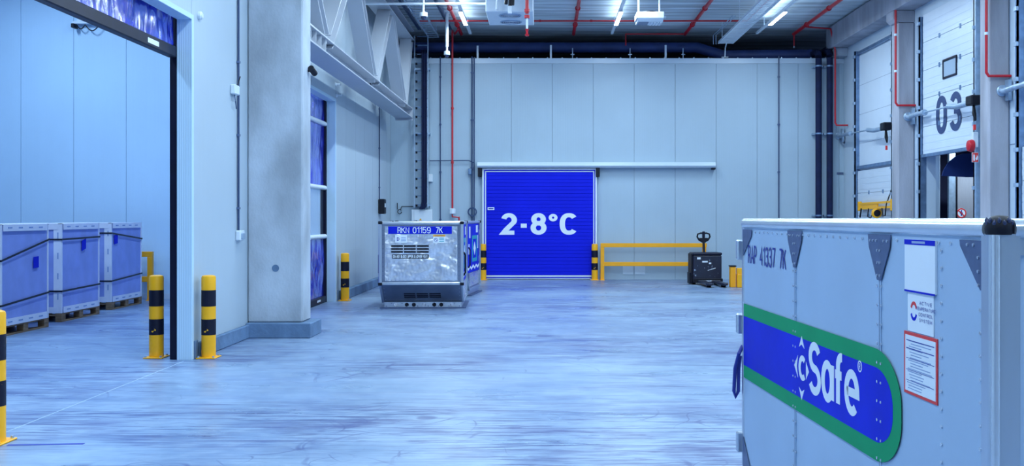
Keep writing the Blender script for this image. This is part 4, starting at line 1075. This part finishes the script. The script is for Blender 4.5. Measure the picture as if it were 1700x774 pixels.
# big insulated duct above the back wall and the two dark pipes in the right corner
idt = pipe_thing('insulated_duct', 'thick dark blue insulated duct lying above the back wall', 'duct', [(-3.9, 28.7, 6.46), (4.3, 28.7, 6.46), (5.0, 28.6, 6.22), (7.45, 28.45, 6.22)], 0.15, 'duct', 16)
for k, (px, lab, zt_) in enumerate(((1359, 'left one of the two thick dark vertical pipes in the back right corner', 6.22), (1377.5, 'right one of the two thick dark vertical pipes in the back right corner', 6.24))):
    X = at(px, 0, 27.75)[0]
    pts = [(X, 28.4, zt_)] + [(X, 28.05 - 0.30 * math.sin(a) , zt_ - 0.15 + 0.15 * math.cos(a)) for a in (0.3, 0.7, 1.1, 1.57)] + [(X, 27.75, 0.1)]
    t = thing('insulated_pipe', lab, 'pipe', (X, 27.75, 0), 0, 'thick dark vertical pipes')
    MB().tube([(X, 27.75, 0.1), (X, 27.75, zt_ - 0.21)], 0.085, 14).build('pipe_run', 'lagging', t, world=True)
    MB().tube(pts[:-1], 0.085, 14).build('elbow', 'lagging', idt, world=True)
    BX(X - 0.12, X + 0.12, 27.63, 27.87, 0, 0.1).build('pipe_foot', 'gusset', t, world=True)
    for z in (5.8, 3.97, 1.75):
        MB().cyl((X, 27.75, z - 0.02), (X, 27.75, z + 0.02), 0.092, 14).build('pipe_clamp', 'track', t, world=True)
        BX(X - 0.13, X + 0.13, 27.82, 27.999, z - 0.025, z + 0.025).build('clamp_bracket', 'galv', t, world=True)
# vertical conduits on the back wall
def conduit(name, label, px, y0, y1, Y, r, m='conduit', step=1.3, n=6, group='conduits down the walls'):
    a, b = at(px, y0, Y), at(px, y1, Y)
    z = b[2] + 0.3
    cl = []
    while z < a[2]:
        cl.append((a[0], Y, z)); z += step
    return pipe_thing(name, label, 'conduit', [a, b], r, m, n, group, clips=cl)
conduit('conduit', 'thin dark conduit down the back wall just right of the cable ladder', 731, 94, 462, 27.96, 0.016)
t = conduit('conduit', 'pair of dark conduits with a cable loop left of the cold room door', 783.5, 94, 455, 27.95, 0.020)
MB().tube([at(787, 96, 27.95), at(787, 455, 27.95)], 0.018, 6).build('pipe_run', 'conduit', t, world=True)
c_ = at(784, 352, 27.90)
lp = MB()
for rr_ in (0.12, 0.10): lp.tube([(c_[0] + rr_ * math.cos(k * math.pi / 12), c_[1], c_[2] + rr_ * math.sin(k * math.pi / 12)) for k in range(24)], 0.01, 6, closed=True)
lp.build('cable_loop', 'cable', t, world=True)
bxp = at(780, 285, 27.93)
BX(bxp[0] - 0.05, bxp[0] + 0.05, 27.86, 27.93, bxp[2] - 0.08, bxp[2] + 0.08).build('junction_box', 'track', t, world=True, bevel=0.01)
MB().tube([at(713, 267, 27.91), at(778, 266.5, 27.91), at(786, 270, 27.91)], 0.014, 6).build('cross_run', 'conduit', t, world=True)
conduit('conduit', 'thin dark conduit down the back wall left of the thick dark pipes', 1293, 93, 462, 27.96, 0.018)
t = tag(BX(*[c for c in (at(711, 0, 27.9)[0], at(718, 0, 27.9)[0], 27.90, 27.999, at(0, 302, 27.9)[2], at(0, 289, 27.9)[2])]).build('wall_socket', 'white', bevel=0.01), 'small white socket box on the back wall right of the cable ladder', 'socket')
# cable ladder with thick cables, and the cabinet below
t = thing('cable_ladder', 'tall vertical cable ladder with thick black cables on the left of the back wall', 'cable ladder', at(699, 345, 27.72))
Y = 27.72
for px in (688.5, 710.5): MB().bar(at(px, 345, Y), at(px, 60, Y), 0.025, 0.07, up=(0, 1, 0)).build('stile', 'galv', t, world=True)
for k in range(20):
    MB().bar(at(689, 340 - 14.7 * k, Y), at(710, 340 - 14.7 * k, Y), 0.03, 0.025).build('rung', 'track', t, world=True)
for k, px in enumerate((701.2, 704.3, 707.3)):
    MB().tube([at(px - 4, 347, Y - 0.04), at(px - 1, 342, Y - 0.05), at(px, 335, Y - 0.05), at(px, 90, Y - 0.05), at(px, 84, Y + 0.1)], 0.027, 8).build('thick_cable', 'lagging', t, world=True)
tm = MB()
for k in range(20): tm.bar(at(690, 340 - 14.7 * k + 1.5, Y - 0.03), at(693, 340 - 14.7 * k + 1.5, Y - 0.03), 0.03, 0.06)
stuff(tm.build('cable_ties', 'black', t, world=True))
for z in (2.0, 3.95, 5.7): BX(at(686, 0, Y)[0], at(713, 0, Y)[0], Y + 0.03, 27.999, z, z + 0.05).build('wall_bracket', 'galv', t, world=True)
t = thing('electrical_cabinet', 'white electrical cabinet on the back wall below the cable ladder', 'cabinet', at(700, 440, 27.88))
a, b = at(683.5, 440, 27.8), at(717.5, 348, 27.8)
BX(a[0], b[0], 27.78, 27.999, a[2], b[2]).build('cabinet_body', 'white', t, world=True, bevel=0.008)
BX(a[0] + 0.07, b[0] - 0.02, 27.765, 27.78, a[2] + 0.03, b[2] - 0.03).build('cabinet_door', 'white', t, world=True, bevel=0.004)
p = at(698, 366, 27.76)
MB().prism([(-0.035, 0), (0.035, 0), (0, 0.06)], p, (1, 0, 0), (0, 0, 1), (0, 0.004, 0)).build('warning_triangle', 'yellow', t, world=True)
t = thing('hanging_cable', 'short black cable with a loop on the wall left of the electrical cabinet', 'cable', at(663, 352, 27.9))
MB().tube([at(686, 343, 27.93), at(667, 343, 27.93), at(665, 348, 27.93)] + [at(663.5 + 3.3 * math.cos(k), 351.5 - 3.6 * math.sin(k), 27.93) for k in [i * 0.52 for i in range(1, 13)]], 0.012, 6).build('cable_run', 'black', t, world=True)
MB().tube([at(659.5, 337, 27.95), at(659.8, 348, 27.95)], 0.012, 6).build('cable_end', 'black', t, world=True)
# left wall fittings
def lw(py, px, off=0.0):
    Y = (LX + off) * F / (px - CX)
    return at(px, py, Y)
def wall_tube(name, label, px, y0, y1, r=0.014, cat='conduit', parts=None):
    a, b = lw(y0, px, 0.02), lw(y1, px, 0.02)
    t = thing(name, label, cat, b, 0, 'conduits down the walls')
    MB().tube([a, b], r, 6).build('pipe_run', 'conduit', t, world=True)
    cm = MB(); z = b[2] + 0.3
    while z < a[2]: cm.box(a[0] - 0.02, a[0] + 0.02, a[1] - 0.03, a[1] + 0.03, z, z + 0.03); z += 1.0
    stuff(cm.build('pipe_clips', 'gusset', t, world=True))
    return t
wall_tube('conduit', 'dark conduit down the left wall just left of the concrete column', 396, -30, 384, 0.016)
wall_tube('conduit', 'dark conduit down the left wall beyond the truss to a black wall device', 630, 80, 332, 0.014)
t = thing('wall_sensor', 'white wall sensor with stub antenna left of the concrete column', 'sensor', lw(150, 392))
p = lw(150, 392, 0.05)
BX(LX, LX + 0.07, p[1] - 0.10, p[1] + 0.10, p[2] - 0.06, p[2] + 0.07).build('sensor_body', 'white', t, world=True, bevel=0.012)
MB().tube([(LX + 0.05, p[1] + 0.06, p[2] + 0.07), (LX + 0.07, p[1] + 0.12, p[2] + 0.2)], 0.008, 6).build('antenna', 'black', t, world=True)
MB().tube([(LX + 0.03, p[1], p[2] - 0.06), (LX + 0.05, p[1] - 0.03, p[2] - 0.15), (LX + 0.03, p[1] + 0.08, p[2] - 0.24)], 0.008, 6).build('cable', 'cable', t, world=True)
p = lw(391, 398, 0.03)
t = thing('wall_socket', 'grey white socket box low on the left wall beside the concrete column', 'socket', p)
BX(LX, LX + 0.07, p[1] - 0.10, p[1] + 0.10, p[2] - 0.07, p[2] + 0.07).build('socket_body', 'white', t, world=True, bevel=0.012)
BX(LX + 0.07, LX + 0.085, p[1] - 0.07, p[1] + 0.07, p[2] - 0.05, p[2] + 0.03).build('socket_flap', 'galv', t, world=True, bevel=0.004)
p = lw(19, 318, 0.0)
t = tag(MB().lathe([(0.05, 0), (0.05, 0.03), (0.03, 0.05)], (LX + 0.001, p[1] + 0.25, p[2]), 14, 'x').build('wall_button', 'white'), 'white round button at the upper corner of the open roller door', 'button')
p = lw(343, 635, 0.08)
t = thing('wall_handset', 'black and blue grey device on the left wall at the end of a conduit', 'wall device', p)
BX(LX, LX + 0.16, p[1] - 0.2, p[1] + 0.1, p[2] - 0.19, p[2] + 0.19).build('device_body', 'black', t, world=True, bevel=0.02)
BX(LX, LX + 0.10, p[1] + 0.1, p[1] + 0.25, p[2] - 0.16, p[2] + 0.16).build('device_block', 'track', t, world=True, bevel=0.01)
BX(LX + 0.16, LX + 0.17, p[1] - 0.15, p[1] - 0.02, p[2] - 0.02, p[2] + 0.08).build('device_plate', 'white', t, world=True)
t = thing('security_camera', 'small black camera on the side of the concrete column', 'camera', (-3.36, 14.8, 3.8))
MB().cyl((-3.42, 14.85, 3.83), (-3.37, 14.85, 3.83), 0.02, 8).build('camera_mount', 'black', t, world=True)
MB().cyl((-3.37, 14.80, 3.86), (-3.345, 14.95, 3.80), 0.045, 10).build('camera_body', 'black', t, world=True)
for px, py, lab in ((557, 140, 'upper one of two small white pegs above the closed roller door'), (558, 158, 'lower one of two small white pegs above the closed roller door')):
    p = lw(py, px)
    tag(MB().lathe([(0.045, 0), (0.045, 0.02), (0.02, 0.03), (0.02, 0.10), (0.03, 0.11)], (LX + 0.001, p[1], p[2]), 10, 'x').build('wall_peg', 'white'), lab, 'peg')
for px, py, lab in ((322, 580, 'small grey kick block at the foot of the open roller door'), (560, 495, 'small grey kick block at the foot of the closed roller door')):
    p = lw(py, px, 0.0)
    tag(BX(LX + 0.001, LX + 0.02, p[1] - 0.02, p[1] + 0.10, 0.0, 0.22).build('kick_block', 'plinth', bevel=0.008), lab, 'block')

# dome cameras and the white tube across the ceiling
t = thing('ceiling_tube', 'white horizontal tube below the ceiling carrying a dome camera', 'tube', (-2.4, 22.0, 6.29))
MB().cyl((-4.19, 22.0, 6.29), (-1.05, 22.0, 6.29), 0.028, 10).build('tube_run', 'white', t, world=True)
MB().cyl((-0.98, 22.0, 5.95), (-0.98, 22.0, 6.91), 0.05, 10).build('tube_post', 'white', t, world=True)
BX(-1.12, -0.93, 21.94, 22.06, 6.22, 6.36).build('tube_clamp', 'galv', t, world=True, bevel=0.01)
def dome(c, top, label, r=0.08):
    t = thing('dome_camera', label, 'camera', c, 0, 'white dome cameras')
    x, y, z = c
    MB().lathe([(0.02, z + 0.10), (r, z + 0.085), (r * 1.05, z), (r, z - 0.005)], (x, y, 0), 18).build('camera_housing', 'white', t, world=True)
    MB().lathe([(r * 0.72, z - 0.004), (r * 0.62, z - 0.045), (r * 0.35, z - 0.07), (0.002, z - 0.078)], (x, y, 0), 16).build('dome_glass', 'dome', t, world=True)
    MB().cyl((x, y, z + 0.09), (x, y, top), 0.025, 10).build('stem', 'white', t, world=True)
    return t
p = at(703, 29, 22.0)
dome((p[0], 22.0, p[2] + 0.02), 6.27, 'white dome camera hanging from the white tube near the truss', 0.085)
MB().cyl((p[0], 22.0, 6.31), (p[0], 22.0, 6.91), 0.025, 10).build('tube_hanger', 'white', thing('tube_hanger', 'white drop rod above the dome camera on the tube', 'rod', (p[0], 22, 6.3)), world=True)
p = at(742, 91, 25.8)
t = dome((p[0], 25.8, p[2]), 6.90, 'white dome camera on a long white pole in front of the back wall', 0.075)
MB().cyl((p[0], 25.8, 6.0), (p[0], 25.8, 6.86), 0.04, 10).build('pole', 'white', t, world=True)
BX(p[0] - 0.12, p[0] + 0.12, 25.72, 25.88, 6.86, 6.90).build('pole_foot', 'white', t, world=True)

# ceiling fan unit and small heater
t = thing('ceiling_cooler', 'large white ceiling cooling unit with two round fans underneath', 'cooling unit', (-0.72, 21.75, 5.95))
x0, x1 = -1.20, -0.22
BX(x0, x1, 21.05, 22.55, 5.93, 6.50).build('casing', 'white', t, world=True, bevel=0.015)
for yq in (21.45, 22.15):
    g = MB().lathe([(0.235, 5.93), (0.235, 5.915), (0.21, 5.912), (0.205, 5.93)], ((x0 + x1) / 2, yq, 0), 28, 'z', 0, True).build('fan_ring', 'galv', t, world=True)
    MB().lathe([(0.20, 5.929), (0.20, 5.925)], ((x0 + x1) / 2, yq, 0), 24).build('fan_opening', 'gusset', g, world=True)
    mm = MB()
    for k in range(4): mm.lathe([(0.05 + 0.04 * k, 5.918), (0.05 + 0.04 * k, 5.912), (0.056 + 0.04 * k, 5.912), (0.056 + 0.04 * k, 5.918)], ((x0 + x1) / 2, yq, 0), 24, 'z', 0, True)
    stuff(mm.build('fan_grille', 'white', g, world=True))
for xq in (x0 + 0.1, x1 - 0.1):
    for yq in (21.2, 22.4): MB().cyl((xq, yq, 6.5), (xq, yq, 6.91), 0.015, 6).build('hanger', 'galv', t, world=True)
t = thing('coolant_pipes', 'bundle of black lagged pipes with white sensor in front of the cooling unit', 'pipes', (-0.67, 20.6, 6.1))
for dx, zb in ((-0.06, 5.97), (0.02, 5.93), (0.07, 5.95)): MB().tube([(-0.70 + dx, 20.5, zb), (-0.68 + dx, 20.52, 6.25), (-0.60 + dx * 1.5, 20.6, 6.9)], 0.036, 8).build('pipe', 'black', t, world=True)
MB().cyl((-0.68, 20.5, 5.78), (-0.68, 20.5, 5.93), 0.04, 10).build('white_sensor', 'white', t, world=True)
MB().tube([(-0.95, 20.8, 5.92), (-0.93, 20.8, 6.2), (-1.02, 20.8, 6.9)], 0.03, 8).build('white_pipe', 'white', t, world=True)
t = thing('ceiling_heater', 'small white box unit with louvres hanging from two rods', 'heater', (2.2, 22, 6.0))
a, b = at(1057, 30, 22), at(1103, 19, 22)
BX(a[0], b[0], 22.0, 22.55, a[2] - 0.0, b[2]).build('casing', 'white', t, world=True, bevel=0.015)
MB().prism([(22.0, a[2]), (22.55, a[2]), (22.5, a[2] - 0.06), (22.08, a[2] - 0.06)], (a[0] + 0.02, 0, 0), (0, 1, 0), (0, 0, 1), (b[0] - a[0] - 0.04, 0, 0)).build('lower_casing', 'white', t, world=True)
BX(a[0] + 0.05, a[0] + 0.27, 22.12, 22.47, a[2] - 0.066, a[2] - 0.058).build('air_intake', 'gusset', t, world=True)
for k in range(4): BX(a[0] + 0.32 + k * 0.065, a[0] + 0.355 + k * 0.065, 22.12, 22.47, a[2] - 0.08, a[2] - 0.058).build('louvre', 'white', t, world=True)
MB().lathe([(0.16, b[2]), (0.15, b[2] + 0.04)], ((a[0] + b[0]) / 2, 22.25, 0), 18).build('fan_cowl', 'black', t, world=True)
MB().cyl((b[0], 22.2, a[2] + 0.06), (b[0] + 0.06, 22.2, a[2] + 0.06), 0.03, 8).build('connector', 'white', t, world=True)
for px in (1062, 1097): MB().cyl((at(px, 0, 22)[0], 22.25, b[2]), (at(px, 0, 22)[0], 22.25, 6.91), 0.02, 8).build('hanger', 'white', t, world=True)

# cable trays
def tray(name, label, X0, X1, z, yA, yB, m='galv', step=0.25):
    t = thing(name, label, 'cable tray', ((X0 + X1) / 2, yB, z))
    for X in (X0, X1): BX(X - 0.012, X + 0.012, yA, yB, z, z + 0.06).build('tray_rail', m, t, world=True)
    n = int(min(60, (yB - max(yA, yB - 12)) / step))
    for k in range(n):
        y = yB - 0.05 - k * step
        BX(X0 + 0.012, X1 - 0.012, y - 0.05, y, z, z + 0.012).build('tray_rung', m, t, world=True)
    for y in (yB - 0.6, yB - 3.0, yB - 5.4):
        for X in (X0, X1): MB().cyl((X, y, z + 0.03), (X, y, CEIL + 0.01), 0.008, 6).build('hanger', m, t, world=True)
    return t
tr = tray('cable_tray', 'wide pale cable tray sloping to the back wall at the right of the ceiling', 4.69, 5.08, 6.37, 14, 27.55, 'white', 0.14)
MB().tube([(4.9, 27.5, 6.37), (4.95, 27.95, 6.33), (4.95, 28.0, 6.09)], 0.016, 6).build('tray_bracket', 'white', tr, world=True)
BX(4.86, 5.04, 27.97, 28.05, 6.076, 6.09).build('bracket_foot', 'white', tr, world=True)
for X in (4.55, 4.62): MB().tube([(X, 27.5, 6.35), (X, 27.5, 6.6), (X + 0.05, 27.0, 6.62), (X + 0.05, 25.0, 6.62)], 0.012, 6).build('tray_conduit', 'galv', tr, world=True)
tray('cable_tray', 'narrow pale cable tray at the left of the ceiling above the dome cameras', -3.10, -2.83, 6.52, 14, 27.5, 'galv', 0.3)
for X, lab in ((-3.38, 'dark conduit rail along the ceiling beside the truss'), (-2.55, 'thin dark conduit rail along the ceiling left of the first light')):
    t = thing('conduit_rail', lab, 'conduit', (X, 20, 6.7))
    for dx in (0, 0.05): MB().bar((X + dx, 12, 6.77), (X + dx, 27.6, 6.77), 0.03, 0.04).build('rail', 'conduit', t, world=True)
    for y in (25.5, 23, 20.5): BX(X - 0.016, X + 0.066, y, y + 0.03, 6.79, 6.905).build('rail_clip', 'galv', t, world=True)
# posts and rods standing on the back wall
for px, y1, lab in ((793, 76, 'first white bracket from the left standing on the back wall'), (914.6, 75, 'second white bracket from the left standing on the back wall'), (1105, 75, 'white bracket standing on the back wall below the ceiling heater')):
    p = at(px, y1, 28.08)
    t = thing('wall_top_bracket', lab, 'bracket', (p[0], 28.08, 6.05))
    BX(p[0] - 0.025, p[0] + 0.025, 28.06, 28.09, 6.05, p[2]).build('upright', 'white', t, world=True)
    BX(p[0] - 0.05, p[0] + 0.05, 28.05, 28.12, 6.05, 6.06).build('foot', 'white', t, world=True)
for px, lab in ((950.5, 'thin rod on the back wall above the cold room door'), (1046, 'thin rod on the back wall left of the heater'), (1134, 'thin rod on the back wall right of the heater')):
    p = at(px, 80, 28.1)
    tag(MB().cyl((p[0], 28.1, 6.05), (p[0], 28.1, p[2]), 0.014, 6).box(p[0] - 0.05, p[0] + 0.05, 28.09, 28.11, 6.16, 6.18).build('hanging_rod', 'galv'), lab, 'rod')

# ------------------------------------------------------------------ dock-side fittings
def dock_arm(mx, my, mz, hy, hz, label, hx=7.93):
    t = thing('dock_light_arm', label, 'dock light', (mx, my, mz), 0, 'jointed dock light arms')
    MB().lathe([(0.10, 0), (0.10, -0.02), (0.05, -0.05)], (mx, my, mz), 18, 'y').build('mount_disc', 'galv', t, world=True)
    BX(mx + 0.05, mx + 0.11, my - 0.14, my - 0.001, mz - 0.18, mz + 0.18).build('mount_plate', 'galv', t, world=True)
    A = Vector((mx - 0.05, my - 0.08, mz)); B = Vector((hx, hy, hz))
    j1 = A.lerp(B, 0.28); j2 = A.lerp(B, 0.68) + Vector((0, 0, 0.02))
    MB().tube([A, A.lerp(j1, 0.15) + Vector((0, 0, -0.03)), A.lerp(j1, 0.6), j1], 0.05, 10).build('inner_tube', 'galv', t, world=True)
    MB().cyl(j1, j1 + (j1 - A).normalized() * 0.12, 0.065, 10).build('joint', 'galv', t, world=True)
    MB().cyl(j1, j2, 0.018, 8).build('thin_rod', 'galv', t, world=True)
    MB().tube([j2, j2.lerp(B, 0.4) + Vector((0, 0, -0.03)), B], 0.055, 10).build('outer_tube', 'galv', t, world=True)
    BX(hx - 0.09, hx + 0.10, hy - 0.22, hy + 0.06, hz - 0.06, hz + 0.12).build('lamp_head', 'black', t, world=True, bevel=0.02)
    MB().tube([(hx, hy - 0.1, hz - 0.06), (hx - 0.03, hy - 0.16, hz - 0.22), (hx, hy - 0.18, hz - 0.34), (hx + 0.03, hy - 0.1, hz - 0.22), (hx + 0.02, hy - 0.06, hz - 0.06)], 0.022, 8).build('lamp_handle', 'black', t, world=True)
    BX(hx - 0.02, hx + 0.02, hy - 0.16, hy - 0.12, hz - 0.52, hz - 0.42).build('red_pull', 'print_red', t, world=True)
dock_arm(8.06, 27.99, 3.93, 23.85, 3.78, 'jointed dock light arm with black head beside the closed dock door at the back')
dock_arm(8.05, 22.65, 3.93, 19.0, 3.83, 'jointed dock light arm with black head in front of the number 03')
dock_arm(8.06, 18.02, 3.93, 14.6, 3.85, 'dock light arm at the right edge of the picture beside the near column')
p = at(1405, 236, 27.9)
t = thing('wall_alarm', 'small black round alarm on the back wall below the dock light arm', 'alarm', (p[0], 27.9, p[2]))
MB().lathe([(0.09, 27.999), (0.09, 27.96)], (p[0], 0, p[2]), 16, 'y').build('alarm_base', 'white', t, world=True)
MB().lathe([(0.06, 27.96), (0.055, 27.88), (0.02, 27.86)], (p[0], 0, p[2]), 14, 'y').build('alarm_lens', 'dome', t, world=True)
p = at(1395, 288, 27.98)
tag(BX(p[0] - 0.09, p[0] + 0.09, 27.98, 27.999, p[2] - 0.03, p[2] + 0.03).build('wall_sign', 'gusset', bevel=0.004), 'tiny dark name plate on the white wall right of the dark pipes', 'sign')
# yellow arm with round lamp in front of the closed dock door
t = thing('yellow_swing_arm', 'yellow swing arm with round black lamp before the closed dock door', 'swing arm', (8.0, 24.9, 2.0))
for z in (1.92, 2.04): MB().bar((8.02, 26.0, z), (8.02, 23.6, z + 0.02), 0.05, 0.05).build('arm_bar', 'yellow', t, world=True)
MB().bar((8.02, 26.0, 1.98), (8.02, 24.6, 1.98), 0.03, 0.09).build('arm_web', 'yellow', t, world=True)
BX(7.98, 8.06, 25.95, 26.06, 1.86, 2.10).build('arm_end', 'yellow', t, world=True, bevel=0.01)
BX(7.98, 8.19, 23.5, 23.62, 1.85, 2.12).build('arm_mount', 'yellow', t, world=True, bevel=0.01)
lm = MB().lathe([(0.10, 24.72), (0.12, 24.66), (0.12, 24.60), (0.09, 24.58)], (8.0, 0, 1.80), 20, 'y').build('lamp_ring', 'yellow', t, world=True)
MB().lathe([(0.085, 24.59), (0.08, 24.565), (0.02, 24.56)], (8.0, 0, 1.80), 18, 'y').build('lamp_glass', 'black', lm, world=True)
MB().tube([(7.99, 25.2, 1.92), (7.98, 25.25, 1.72), (7.98, 25.0, 1.68), (7.99, 24.85, 1.86)], 0.014, 6).build('cable', 'black', t, world=True)
MB().tube([(7.99, 24.2, 1.92), (7.98, 24.1, 1.74), (7.98, 23.95, 1.74), (7.99, 23.9, 2.0), (8.1, 23.7, 2.5)], 0.014, 6).build('cable', 'black', t, world=True)
MB().cyl((7.98, 25.75, 1.92), (7.98, 25.85, 1.70), 0.02, 6).build('lever', 'black', t, world=True)
# bell, sign and box at the right of dock door 03
Yb = 19.46
p = at(1614, 244, 19.48)
t = thing('alarm_bell', 'red round alarm at the lower right corner of dock door 03', 'alarm', (8.07, Yb, p[2]))
MB().lathe([(0.11, 0.0), (0.12, -0.03), (0.10, -0.09), (0.05, -0.11)], (7.97, 19.02, 3.03), 18, 'x').build('bell_cup', 'red', t, world=True)
BX(7.95, 8.05, 18.97, 19.05, 3.0, 3.28).build('bell_box', 'white', t, world=True, bevel=0.01)
t = thing('fire_sign', 'red square fire sign with white symbols beside the open dock door', 'sign', (8.03, 19.4, 2.85))
Y0 = 18.92
BX(7.91, 8.03, Y0, Y0 + 0.012, 2.72, 2.90).build('sign_plate', 'print_white', t, world=True)
BX(7.97, 8.06, Y0 + 0.012, Y0 + 0.04, 2.78, 2.84).build('sign_holder', 'galv', t, world=True)
pl = BX(7.915, 8.025, Y0 - 0.003, Y0, 2.725, 2.895).build('red_field', 'print_red', t, world=True)
MB().box(7.93, 7.962, Y0 - 0.006, Y0 - 0.003, 2.745, 2.85).box(7.938, 7.948, Y0 - 0.006, Y0 - 0.003, 2.85, 2.875).build('extinguisher_symbol', 'print_white', pl, world=True)
MB().prism([(0, 0), (0.03, 0.012), (0.034, 0.06), (0.018, 0.10), (0.012, 0.06), (-0.008, 0.04)], (7.982, Y0 - 0.003, 2.755), (1, 0, 0), (0, 0, 1), (0, -0.003, 0)).build('flame_symbol', 'print_white', pl, world=True)
t = thing('round_prohibition_sign', 'round white no entry sign for pedestrians with red ring inside the open dock', 'sign', (9.46, 23.19, 1.75))
q = at(1596, 354, 23.19)
MB().lathe([(0.11, 0.0), (0.11, -0.012)], (q[0], 23.199, q[2]), 22, 'y').build('sign_plate', 'print_white', t, world=True)
MB().lathe([(0.085, -0.012), (0.085, -0.016), (0.11, -0.016), (0.11, -0.012)], (q[0], 23.199, q[2]), 22, 'y', 0, True).build('red_ring', 'print_red', t, world=True)
MB().bar((q[0] - 0.07, 23.181, q[2] + 0.07), (q[0] + 0.07, 23.181, q[2] - 0.07), 0.02, 0.006, up=(0, 1, 0)).build('red_slash', 'print_red', t, world=True)
MB().box(q[0] - 0.015, q[0] + 0.015, 23.184, 23.187, q[2] - 0.06, q[2] + 0.03).box(q[0] - 0.035, q[0] + 0.035, 23.184, 23.187, q[2] - 0.01, q[2] + 0.015).cyl((q[0], 23.187, q[2] + 0.05), (q[0], 23.184, q[2] + 0.05), 0.018, 10).build('walker_symbol', 'print_navy', t, world=True)
